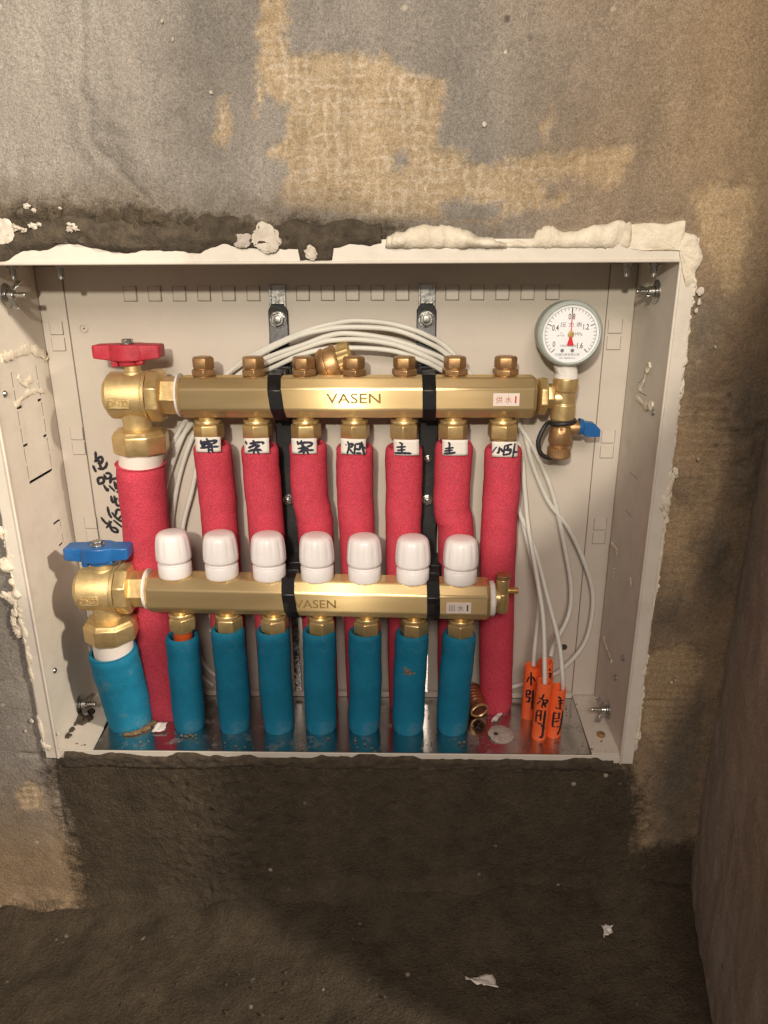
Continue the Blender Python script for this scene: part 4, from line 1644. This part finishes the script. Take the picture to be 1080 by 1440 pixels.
def bracket(label, px_top, xs_top, xu_, xl_, xm):
    x0 = xs_top
    t = thing('mounting_bracket', (x0, D, .25), label, 'bracket', 'black brackets holding the bars')
    # zinc hook in the tab row
    m_ = MB()
    for s in (-1, 1):
        m_.bb(x0+s*.0066-.0011, x0+s*.0066+.0011, D-.0050, D, .4105, .4335)
    m_.bb(x0-.0066, x0+.0066, D-.0014, D-.0002, .4105, .4330)
    obj('hook_rail', m_, M['zinc'], t, bevel=.0004)
    # black strip, stepping forward behind the bars
    pth = [(x0, D-.0055, .4105), (x0, D-.0055, .388), (x0+.0002, D-.011, .378), (xm, D-.012, .345), (xm, D-.012, .215), (xm, D-.016, .205), (xm, D-.016, .128)]
    m_ = MB()
    hw = .0090
    n = len(pth)
    rs = []
    pp = [(x0, D-.0055, .4165)]+pth
    for i, (x, y, z) in enumerate(pp):
        ww = hw*(.62 if i == 0 else 1.0)
        rs.append([A3(x-ww, y, z), A3(x+ww, y, z), A3(x+ww, y+.0035, z), A3(x-ww, y+.0035, z)])
    m_.rings(rs)
    obj('strip', m_, M['black'], t, bevel=.0007)
    # stand-off blocks behind each bar
    for (yb_, zb_, xk) in ((YU, zu, xu_), (YL, zlx(xl_), xl_)):
        m_ = MB()
        m_.bb(xk-.0075, xk+.0075, yb_+AP-.002, D-.009, zb_-.013, zb_+.013)
        m_.bb(xk-.0095, xk+.0095, yb_+AP+.004, D-.010, zb_-.024, zb_+.024)
        obj('standoff', m_, M['black'], t, bevel=.0008)
        # clamp band round the octagon
        m_ = MB()
        r = (AP+.0003)/math.cos(math.pi/8)
        r2 = (AP+.0024)/math.cos(math.pi/8)
        rs = []
        wv = .0060
        for k in range(8):
            an = math.pi/8+k*math.pi/4
            cy, sz_ = math.cos(an), math.sin(an)
            sk = .0022*(-sz_)*(1 if xk < 0 else .2)
            rs.append([A3(xk-wv+sk, yb_+r*cy, zb_+r*sz_), A3(xk+wv+sk, yb_+r*cy, zb_+r*sz_), A3(xk+wv+sk, yb_+r2*cy, zb_+r2*sz_), A3(xk-wv+sk, yb_+r2*cy, zb_+r2*sz_)])
        rs.append(rs[0])
        m_.rings(rs, False, False)
        m_.bb(xk-.0068, xk+.0068, yb_+AP*.4, yb_+AP+.006, zb_+AP*.9, zb_+AP+.0042)
        m_.bb(xk-.0068, xk+.0068, yb_+AP*.4, yb_+AP+.006, zb_-AP-.0042, zb_-AP*.9)
        obj('clamp', m_, M['black'], t, bevel=.0006)
    # bolts
    for (z, y, r) in ((.4025, D-.0056, 1.0), (.2300, D-.0121, .72), (.272, D-.0121, .5)):
        xq = x0 if z > .35 else xm
        if z == .272 and x0 < 0:
            continue
        m_ = MB()
        m_.lathe((xq, y, z), (0, -1, 0), [(.0075*r, 0), (.0075*r, .0010)], 22)
        m_.lathe((xq, y-.0009, z), (0, -1, 0), [(.0066*r, 0), (.0066*r, .0034), (.0058*r, .0040)], 6, ph=.3)
        m_.lathe((xq, y-.0040, z), (0, -1, 0), [(.0036*r, 0), (.0036*r, .0018), (.0030*r, .0022)], 16)
        obj('bolt', m_, M['zinc'], t, bevel=.0002)
    # foot rod reaching towards the floor
    m_ = MB()
    m_.bb(xm-.0035, xm+.0035, D-.008, D-.003, .008, .128)
    obj('foot_rail', m_, M['zinc'], t)
    return t


bracket('left black bracket clamping both brass bars', 390, -.0521, float(UY(387, 558, .04)[0]), float(UY(406, 838, .015)[0]), -.0500)
bracket('right black bracket clamping both brass bars', 600, .0848, float(UY(604, 556, .04)[0]), float(UY(610, 840, .015)[0]), .0880)

# brass cap fitting tucked behind the upper bar
c = UY(482, 507, .080)
ft = thing('brass_fitting', tuple(c), 'dull bronze knurled fitting tucked behind the upper bar under the cables', 'fitting')
ad = norm(A3(1, -.1, .32))
m_ = MB()
o_ = c-ad*.026
m_.lathe(o_, ad, [(.0012, 0), (.0095, .0010), (.0160, .0045), (.0182, .0095), (.0180, .0120), (.0172, .0126), (.0172, .0215), (.0155, .0240)], 32)
obj('dome', m_, M['bronze'], ft)
m_ = MB()
m_.lathe(o_, ad, [(.0125, .0235), (.0155, .0245), (.0155, .0350), (.0135, .0365), (.001, .0366)], 48, rib=lambda k, j: (.03 if k % 2 else -.02) if j in (1, 2) else 0)
obj('knurled_ring', m_, M['brass'], ft)

# ------------------------------------------------------------------ sensor cables and their sleeves
YB = .0905
arcs = [
    [(360, 497), (429, 466), (479, 453), (510, 451), (554, 456), (599, 471), (638, 498)],
    [(362, 500), (416, 474), (455, 464), (493, 460), (554, 464), (604, 483), (635, 504)],
    [(371, 505), (429, 484), (462, 472), (493, 469), (549, 477), (602, 495), (634, 512)],
    [(374, 511), (443, 484), (475, 478), (510, 478), (556, 485), (600, 502), (630, 518)],
    [(379, 519), (416, 502), (450, 492), (485, 489), (549, 493), (596, 508), (627, 524)],
]
rights = [
    [(792, 972, .028), (791, 950, .030), (786, 903, .045), (771, 844, .065), (752, 772, .083), (728, 714, .092), (712, 650, .093), (690, 570, .092)],
    [(766, 962, .022), (766, 940, .028), (764, 872, .050), (756, 817, .068), (743, 742, .084), (738, 690, .090), (731, 630, .092), (700, 565, .092)],
    [(750, 936, .058), (752, 910, .062), (757, 860, .074), (755, 822, .080), (740, 755, .089), (726, 700, .093), (714, 640, .094), (690, 560, .093)],
    [(774, 924, .055), (780, 905, .066), (799, 867, .084), (803, 825, .090), (793, 764, .092), (779, 700, .092), (762, 655, .092), (738, 610, .092), (695, 555, .092)],
    [(720, 966, .088), (770, 952, .086), (796, 936, .086), (824, 900, .090), (834, 844, .092), (824, 797, .092), (799, 742, .092), (771, 705, .093), (748, 650, .093), (735, 605, .093), (700, 560, .092)],
]
lefts = [
    [(330, 517), (300, 545), (262, 590), (236, 640), (214, 700), (200, 770), (196, 860), (200, 950)],
    [(328, 520), (298, 550), (264, 600), (240, 660), (222, 730), (214, 800), (216, 900), (230, 962)],
    [(334, 528), (306, 556), (272, 612), (250, 680), (240, 760), (244, 850), (262, 930), (300, 964)],
    [(336, 532), (314, 560), (286, 620), (270, 690), (256, 752), (258, 840), (284, 930), (330, 966)],
    [(326, 540), (290, 574), (252, 620), (215, 690), (180, 750), (170, 810), (180, 900), (200, 955)],
]
cab_lab = ['white cable running into the right front orange sleeve', 'white cable running into the left front orange sleeve', 'white cable running into the left rear orange sleeve',
           'white cable curving into the right rear orange sleeve', 'white cable in the widest loop at the far right of the coil']
for i in range(5):
    pts = [UY(px, py, Y) for px, py, Y in rights[i]]
    pts += [UY(px, py, .079-.0006*i if k not in (0, len(arcs[i])-1) else .084) for k, (px, py) in enumerate(arcs[i][::-1])]
    pts += [UY(px, py, .0915+.0012*(i % 3)) for px, py in lefts[i]]
    m_ = MB()
    m_.tube(spline(pts, 6), .00235, 10)
    obj('cable', m_, M['cable'], None, label=cab_lab[i], cat='cable', group='coiled white sensor cables')

TS = [((785.5, 966), (779, 1036), 'front right orange sleeve marked 主卧'), ((766.5, 958), (758, 1036), 'front left orange sleeve marked 次卧'),
      ((748.5, 936), (744.5, 1012), 'rear left orange sleeve marked 小卧'), ((767, 930), (764, 1000), 'rear right orange sleeve mostly hidden behind the others')]
t3 = lambda x, y: (730+x/10.66, 920+y/10.66)
TW = [
    [[(590, 640), (622, 662)], [(590, 702), (656, 690)], [(600, 742), (642, 735)], [(620, 660), (612, 815)], [(555, 802), (630, 822)], [(525, 872), (512, 980), (500, 1080)], [(530, 880), (612, 886)], [(602, 890), (592, 960)], [(520, 962), (602, 960)], [(540, 1012), (592, 1000)], [(510, 1085), (592, 1085)], [(652, 850), (615, 1080), (575, 1205)], [(620, 980), (645, 992)]],
    [[(300, 655), (340, 672)], [(275, 746), (320, 700)], [(370, 605), (340, 680)], [(345, 682), (422, 690), (402, 742)], [(370, 690), (342, 796)], [(372, 722), (396, 790)], [(275, 842), (262, 930), (255, 1010)], [(275, 846), (342, 850)], [(332, 850), (320, 990)], [(270, 922), (330, 916)], [(280, 1030), (335, 1050)], [(392, 850), (365, 1070), (342, 1240), (305, 1236)], [(332, 1072), (380, 1108)]],
    [[(180, 275), (180, 466)], [(150, 340), (120, 416)], [(205, 340), (236, 400)], [(115, 542), (110, 642)], [(115, 545), (166, 550), (156, 602), (120, 602)], [(115, 642), (160, 650), (142, 710)], [(110, 712), (166, 716)], [(210, 540), (200, 700), (190, 826)]],
    [[(455, 222), (466, 246)], [(445, 292), (486, 296)], [(450, 332), (482, 322)], [(465, 280), (465, 380)], [(440, 376), (486, 382)]],
]
TYs = [(.027, .031), (.022, .027), (.056, .0615), (.052, .056)]
RO = .0076
for i, (a, b, lab) in enumerate(TS):
    pb = UZ(*b, 0)
    pb = A3(pb[0], TYs[i][1]+.0, 0)
    pa = UY(a[0], a[1], TYs[i][0]+.0)
    d = norm(pb-pa)
    Ln = np.linalg.norm(pb-pa)
    t = thing('conduit_sleeve', tuple(pb), lab, 'sleeve', 'orange conduit sleeves on the cable ends')
    m_ = MB()
    m_.lathe(pa, d, [(RO*.78, Ln*.98), (RO*.78, .001), (RO*.84, 0), (RO*.96, 0), (RO, .0008), (RO, Ln)], 26, cap0=False, cap1=False)
    obj('tube', m_, M['orange'], t)

    def tf(x, y, pa=pa, d=d):
        px, py = t3(x, y)
        Yc = pa[1]
        for _ in range(3):
            p = UY(px, py, Yc)
            s = (p[2]-pa[2])/d[2]
            axp = pa+d*s
            dx = max(-RO*.93, min(RO*.93, p[0]-axp[0]))
            Yc = axp[1]-math.sqrt(RO*RO-dx*dx)-.0002
        p = UY(px, py, Yc)
        p[0] = axp[0]+dx
        return p
    obj('handwriting', strokes(TW[i], tf, .00115, .0003), M['ink'], t)

# ------------------------------------------------------------------ loose bits in the box
p = UZ(674, 1004, 0)
cp = thing('copper_coupling', (p[0], p[1], 0), 'ribbed copper coupling lying between blue and red pipes', 'coupling')
a0 = A3(p[0]-.0010, p[1]-.008, .0098)
dr = norm(A3(-.25, .9, .30))
m_ = MB()
prof = [(.0072, .0200), (.0074, .0002), (.0084, -.0002), (.0092, .0004), (.0094, .004)]
for k in range(6):
    prof += [(.0094, .0075+k*.0038), (.0102, .0090+k*.0038), (.0094, .0106+k*.0038)]
m_.lathe(a0, dr, prof, 30, cap0=False)
obj('ribbed_tube', m_, M['copper'], cp)
m_ = MB()
m_.lathe(a0, dr, [(.0076, .0006), (.0086, -.0012), (.0096, -.0008), (.0098, .0010)], 30, cap0=False, cap1=False)
obj('rim', m_, M['brass'], cp)

p = UZ(704, 1034, 0)
m_ = MB()
hole_shade_disc = []
m_.lathe((p[0], p[1], .0004), (.05, -.1, 1), [(.0122, 0), (.0128, .0006), (.0126, .0016), (.0118, .0020), (.0005, .0021)], 34, rib=lambda k, j: .03*math.sin(k*1.3)+.03*math.sin(k*2.9))
dsc = obj('knockout_disc', m_, M['disc'], None, label='round plaster-smeared knockout disc lying on the steel plate', cat='disc')
m_ = MB()
m_.lathe((p[0]-.005, p[1]-.001, .0024), (0, 0, 1), [(.0024, 0), (.0024, .0004), (.0018, .0005)], 14)
obj('hole_shade_disc', m_, M['groove'], dsc)  # solid dark disc painted for the shade in the opening


def scrap(name, pts, yfun, label, cat, mat_, th=.0006):
    m_ = MB()
    m_.prism([A3(*q) for q in pts], (0, 0, th))
    return obj(name, m_, mat_, None, label=label, cat=cat)


def crumple(name, corners, lift, label, cat, mat_, seed, n=7):
    """a thin crumpled sheet spanned by four corners"""
    m_ = MB()
    vs = []
    for r in range(n+1):
        for c_ in range(n+1):
            u, v = c_/n, r/n
            q = (corners[0]*(1-u)+corners[1]*u)*(1-v)+(corners[3]*(1-u)+corners[2]*u)*v
            q = q+A3(.0015*vnoise(r*.9, c_*.9, seed), .0015*vnoise(r*.9+5, c_*.9, seed+1), lift*(1+float(vnoise(u*3+seed, v*3, seed+2))))
            vs.append(q)
    fs = [(r*(n+1)+k, r*(n+1)+k+1, (r+1)*(n+1)+k+1, (r+1)*(n+1)+k) for r in range(n) for k in range(n)]
    m_.add(vs, fs)
    o = obj(name, m_, mat_, None, label=label, cat=cat, ang=25)
    s = o.modifiers.new('thickness', 'SOLIDIFY')
    s.thickness = .0004
    s.offset = 1
    return o


q_ = [UZ(x, y, .001) for x, y in ((215, 1030), (231, 1029), (236, 1021), (222, 1022))]
crumple('plastic_scrap', [a+A3(0, 0, 0) if k in (0, 1) else a+A3(0, 0, .004) for k, a in enumerate(q_)], .0012, 'white torn plastic scrap beside the thick blue pipe', 'scrap', M['scrap'], 3)
q_ = [UZ(x, y, .001) for x, y in ((692, 1014), (697, 1016), (708, 1003), (703, 1001))]
crumple('plastic_strip', q_, .0012, 'narrow pale plastic strip above the round disc', 'scrap', M['scrap'], 5)
zf = lambda x: -.190+.075*x
q_ = [UZ(x, y, -.181) for x, y in ((652, 1377), (690, 1368), (703, 1393), (672, 1386))]
crumple('paper_scrap', q_, .0018, 'torn white paper scrap on the dark floor', 'scrap', M['paper'], 7)
q_ = [UZ(x, y, -.170) for x, y in ((845, 1302), (861, 1303), (860, 1314), (849, 1319))]
crumple('paper_scrap', q_, .0016, 'small pale paper chip on the floor near the side wall', 'scrap', M['paper'], 9)
# mortar crumbs on the plate and lip
m_ = MB()
for _ in range(90):
    x = rng.uniform(-.26, .262)
    y = rng.choice([rng.uniform(.0, .02), rng.uniform(.0, .09)])
    r = rng.uniform(.0003, .0009)
    m_.blob((x, y, .0012+r*.4), (r*1.3, r*1.2, r), .4, 2.5, int(rng.integers(0, 50)), 7, 5)
for (px, py) in ((262, 1034), (268, 1032), (276, 1032), (256, 1033), (272, 1034), (426, 1036), (462, 1037), (500, 1040), (652, 1042), (646, 1043)):
    p = UZ(px, py, .001)
    r = rng.uniform(.0008, .0013)
    m_.blob((p[0], p[1]-.002, .0014), (r*1.3, r, r), .4, 2.5, int(rng.integers(0, 50)), 8, 6)
obj('crumbs', m_, M['sand'], None, label='sandy mortar crumbs scattered over the steel plate', cat='debris', kind='stuff')
m_ = MB()
for (px, py, s) in ((118, 1010, 1.5), (126, 1004, 1.2), (112, 1014, 1.), (116, 1018, .8), (100, 1028, .8), (96, 1036, .8), (124, 1012, 1.2), (106, 1019, .6)):
    p = UZ(px, py, .001)
    m_.blob((p[0], p[1], .0022), (.0042*s, .0046*s, .0024*s), .45, 2.6, int(px) % 13, 12, 8)
obj('mortar_lump', m_, M['mortar'], None, label='grey mortar splashes on the left corner flange', cat='mortar')
# wet sand packed round the blue main
b = mainblue[3]
m_ = MB()
for k in range(15):
    a = rng.uniform(-1.5, -.1)
    rr = .0240+rng.uniform(0, .003)
    m_.blob((b[0]+rr*math.cos(a), b[1]+rr*math.sin(a), .0010), (.0040, .0026, .0018*rng.uniform(.6, 1.3)), .4, 2.4, k, 9, 6)
obj('sand_collar', m_, M['sand'], None, label='brown sand packed around the foot of the thick blue pipe', cat='sand')

# mortar smeared over the lower lip and lapping over the top rim at left


def mortar_run(xs, zlo, zhi, bulge, seed, label, up):
    m_ = MB()
    rs = []
    for i, x in enumerate(xs):
        ring = []
        n_ = 9
        a, b_ = (zlo(x), zhi(x)) if up else (zhi(x), zlo(x))      # from the free edge to the wall side
        for k in range(n_+1):
            u = k/n_
            z = a+(b_-a)*u+.0008*float(vnoise(x*260, k*1.3, seed))*(0 < k < n_)
            prof = min(1, u/.18)**.6*(1-max(0, (u-.45)/.55)**1.6)
            y = -.0036-bulge*prof*(1+.55*float(fbm(x*70, k*.55, 3, seed+2)))-.0007*float(fbm(x*240, k*1.1, 2, seed+5)) if 0 < k < n_ else (-.0034 if k == 0 else .0012)
            ring.append(A3(x, y, z))
        ring.append(A3(x, .002, (a+b_)/2))
        rs.append(ring)
    m_.rings(rs)
    return obj('mortar_bead', m_, M['mortar'], None, label=label, cat='mortar', ang=80)


mortar_run(np.linspace(-.268, .268, 330), lambda x: -.0195+.0025*float(fbm(x*22, 2.2, 3, 70)),
           lambda x: -.0056+.0052*min(1.0, max(0, float(fbm(x*34, 3.1, 4, 71))+.30)), .0022, 71,
           'rough dark mortar smeared along the bottom rim of the cabinet', False)
mortar_run(np.linspace(-.288, .046, 230),
           lambda x: .4630+.0035*float(fbm(x*40, 8.1, 4, 74))-(.0085 if abs(x+.004) < .013 else 0)-(.0085*max(0, (-.19-x)/.09) if x < -.19 else 0),
           lambda x: .4840+.0060*float(fbm(x*26, 5.0, 3, 76)), .0034, 75,
           'rough dark mortar lapping over the top rim at left', True)

# ------------------------------------------------------------------ expanding foam round the rim


def foam_run(pts, rad, seed, label, n=9, amp=.3, f=1.0, core=.55, dens=1.0):
    """foam that has squeezed out of the joint: a flat core with irregular blobs along it"""
    P = spline(pts, n)
    rg = np.random.default_rng(seed)
    N = len(P)
    m_ = MB()
    rr = [rad*core*(1+.35*float(fbm(i*.21+seed, seed, 3, seed)))*min(1, .3+i/2, .3+(N-1-i)/2) for i in range(N)]
    m_.tube(P, rr, 12)
    Ls = sum(np.linalg.norm(P[i+1]-P[i]) for i in range(N-1))
    for _ in range(int(dens*Ls/rad*1.1)+2):
        i = rg.integers(0, N-1)
        u = rg.uniform()
        c_ = P[i]*(1-u)+P[i+1]*u
        t = norm(P[i+1]-P[i])
        r = rad*rg.choice([.35, .5, .7, 1.0], p=[.3, .3, .25, .15])
        c_ = c_+np.cross(t, A3(0, 1, 0))*rg.normal(0, rad*.28)+A3(0, -rg.uniform(0, rad*.3), 0)
        al = rg.uniform(.9, 1.9)
        ex = A3(r*(abs(t[0])*al+(1-abs(t[0]))*.8), r*.62, r*(abs(t[2])*al+(1-abs(t[2]))*.8))
        m_.blob(c_, ex, amp, 1.3, int(rg.integers(0, 90)), 14, 9)
    m_.v = [(p[0], min(p[1], .004), p[2]) for p in m_.v]
    return obj('foam_seal', m_, M['foam'], None, label=label, cat='foam', ang=75, group='cream foam around the cabinet rim')


fp = lambda x, y, Y=-.001: UY(x, y, Y)


def foam_slab(top, y0, seed, label, bulge=.0085):
    """foam pressed between wall coat and rim: bulging strip under an uneven upper edge"""
    rg = np.random.default_rng(seed)
    T = spline([UY(x, y, 0) for x, y in top], 8)
    n_ = len(T)
    m_ = MB()
    rs = []
    for i, p in enumerate(T):
        z0 = float(UY(540+(p[0]-.02)*1600, y0, 0)[2])
        z1 = max(p[2]+.0026*float(fbm(i*.17, seed, 3, seed)), z0+.003)
        hh = z1-z0
        e = min(1, i/3, (n_-1-i)/3)
        bl = bulge*(.55+.45*min(1, hh/.014))*(1+.45*float(fbm(i*.14, seed+3, 3, seed)))*max(.15, e)
        ring = []
        for (u, d) in ((0, -.1), (0, .42), (.10, .70), (.28, .95), (.5, 1.0), (.72, .82), (.9, .45), (1, .12), (1, -.5)):
            ring.append(A3(p[0], -bl*d-.0015+.0007*float(vnoise(i*.8, u*6, seed)), z0+hh*u+.0005*float(vnoise(i*.9+7, u*5, seed))))
        rs.append(ring)
    m_.rings(rs)
    return obj('foam_seal', m_, M['foam'], None, label=label, cat='foam', ang=75, group='cream foam around the cabinet rim')


foam_slab([(541, 346), (546, 333), (560, 325), (590, 322), (620, 320), (650, 325), (680, 333), (700, 338), (716, 340)], 349, 3, 'smooth rounded white foam bead above the middle of the top rim')
foam_slab([(706, 346), (716, 339), (740, 337), (758, 328), (780, 323), (815, 325), (845, 317), (872, 315), (890, 322)], 349, 5, 'lumpy white foam above the right half of the top rim', .0052)
m_ = MB()
cr_ = [(880, 318), (905, 313), (935, 315), (961, 311), (962, 326), (978, 332), (984, 350), (986, 362), (980, 376), (972, 392), (976, 402), (962, 404), (957, 380), (952, 352), (885, 350)]
cpts = [UY(x, y, 0) for x, y in cr_]
cen = np.mean(cpts, 0)
rs = []
for (k, yy) in ((1.0, .003), (1.0, -.0026), (.95, -.0040), (.75, -.0048), (.45, -.0046), (.12, -.0048)):
    ring = []
    C2 = spline(cpts+[cpts[0]], 4)[:-1]
    for j, q in enumerate(C2):
        p = cen+(q-cen)*k*(1+.02*float(vnoise(j*.9, k*4, 5)))
        ring.append(A3(p[0], yy+.0012*float(fbm(j*.5, k*6, 3, 9)), p[2]))
    rs.append(ring)
m_.rings(rs)
obj('foam_seal', m_, M['foam'], None, label='cream foam slab wrapped round the upper right corner', cat='foam', ang=60, group='cream foam around the cabinet rim')
foam_run([fp(976, 392), fp(968, 450), fp(962, 500), fp(958, 520), fp(950, 600), fp(942, 660), fp(936, 720), fp(930, 770), fp(922, 830), fp(912, 890), fp(903, 960), fp(898, 1020), fp(893, 1056)], .0032, 8, 'thin crumbly foam fringe down the right rim', n=12, amp=.45)
foam_run([fp(-60, 400), fp(-40, 480), fp(-20, 600), fp(2, 710), fp(18, 800), fp(34, 880), fp(48, 960), fp(62, 1035), fp(70, 1052)], .0042, 12, 'crumbly foam fringe down the left rim', n=12, amp=.45)
foam_run([fp(8, 740), fp(14, 775), fp(10, 800)], .0058, 14, 'big cream foam lump on the wall at the left edge', amp=.4)
foam_run([fp(8, 835), fp(22, 845), fp(20, 870), fp(28, 890)], .0045, 16, 'ragged foam crumbs left of the blue-handled valve', amp=.5)
foam_run([fp(950, 660), fp(938, 690), fp(931, 720)], .0050, 18, 'pale foam blob bulging from the right rim halfway', amp=.5)
# foam smears on the inner cheeks


def smear(pxs, s, rad, seed, label):
    m_ = MB()
    P = spline([UX(x, y, s*(HW-.0006)) for x, y in pxs], 6)
    m_.tube(P, [rad*(.5+.6*abs(float(fbm(i*.5, seed, 2, seed)))) for i in range(len(P))], 12, wob=lambda i, k: .5*float(vnoise(i*.6+seed, k*.7, seed)))
    m_.v = [((s*(HW-.0006)+(p[0]-s*(HW-.0006))*.3), p[1], p[2]) for p in m_.v]
    return obj('foam_smear', m_, M['foam'], None, label=label, cat='foam', ang=70)


smear([(900, 545), (908, 525), (914, 512)], 1, .0045, 3, 'cream foam flake on the right cheek beside the gauge')
smear([(895, 560), (910, 572), (918, 568)], 1, .0040, 5, 'flat foam smear below the flake on the right cheek')
smear([(860, 765), (866, 772), (868, 780)], 1, .0040, 7, 'white foam dab on the right cheek beyond the cable loop')
smear([(864, 800), (862, 812)], 1, .0022, 8, 'tiny foam drip under the dab on the right cheek')
smear([(886, 812), (887, 826)], 1, .0026, 9, 'small foam drop near the right rim')
smear([(848, 895), (852, 910), (860, 930)], 1, .0030, 11, 'thin foam trail low on the right cheek')
smear([(2, 503), (22, 497), (45, 490), (62, 500), (66, 506)], -1, .0050, 13, 'torn foam ridge across the upper left cheek')
smear([(26, 530), (34, 540), (44, 532)], -1, .0034, 15, 'small foam dab in the upper left knock-out')
smear([(22, 570), (36, 556), (52, 549), (62, 551)], -1, .0026, 17, 'thin foam line filling a left knock-out slot')

# plaster dabs lapping the rim, chips stuck in the mortar


def dab(px, py, r, seed, label, m=None):
    p = UY(px, py, -.0068)
    m_ = MB()
    m_.blob((p[0], p[1], p[2]), (r[0], .0011, r[1]*.92), .34, 1.5, seed, 34, 14)
    return obj('plaster_dab', m_, m or M['plaster'], None, label=label, cat='plaster', ang=70)


dab(376, 336, (.0105, .0105), 2, 'white plaster dab over the top rim in the dark mortar')
dab(340, 338, (.0062, .0050), 4, 'dirty grey-white plaster dab left of the white one', M['disc'])
dab(438, 355, (.0050, .0052), 6, 'small white plaster dab above the left bracket')
dab(6, 325, (.0080, .0110), 8, 'pale plaster chunk in the mortar at the far left')
m_ = MB()
for (px, py, r) in ((38, 290, .0030), (48, 296, .0022), (46, 318, .0034), (54, 316, .0024), (100, 318, .0036), (108, 321, .0034), (98, 324, .0024), (22, 320, .0040), (84, 293, .0016), (34, 324, .0026), (8, 332, .004)):
    p = UY(px, py, -.0068)
    m_.blob(p, (r*.9, .0010, r*.55), .6, 2.6, int(px) % 11, 14, 9)
for (px, py, r) in ((985, 410, .004), (983, 425, .003), (979, 437, .0024), (1006, 488, .0016), (982, 646, .0018), (944, 960, .002), (950, 957, .0014), (82, 1032, .002), (45, 1014, .003), (36, 1028, .002), (297, 130, .0018), (681, 175, .0024), (711, 74, .002), (243, 56, .0016), (228, 30, .0016)):
    p = UY(px, py, -.0012)
    m_.blob(p, (r*.62, .0009, r*.75), .5, 2.3, int(py) % 11, 10, 7)
obj('plaster_chips', m_, M['plaster'], None, label='pale plaster chips stuck to the concrete wall', cat='plaster', kind='stuff')

# crumbs along the foot of the wall
m_ = MB()
for _ in range(220):
    x = rng.uniform(-.5, .36)
    y = -abs(rng.normal(0, .10))-.012
    r = rng.uniform(.0004, .0014)
    m_.blob((x, y, -.190+.075*x+r*.4), (r*1.2, r*1.2, r*.8), .4, 2.5, int(rng.integers(0, 50)), 7, 5)
obj('rubble', m_, M['mortar'], None, label='small mortar crumbs along the foot of the wall', cat='rubble', kind='stuff')
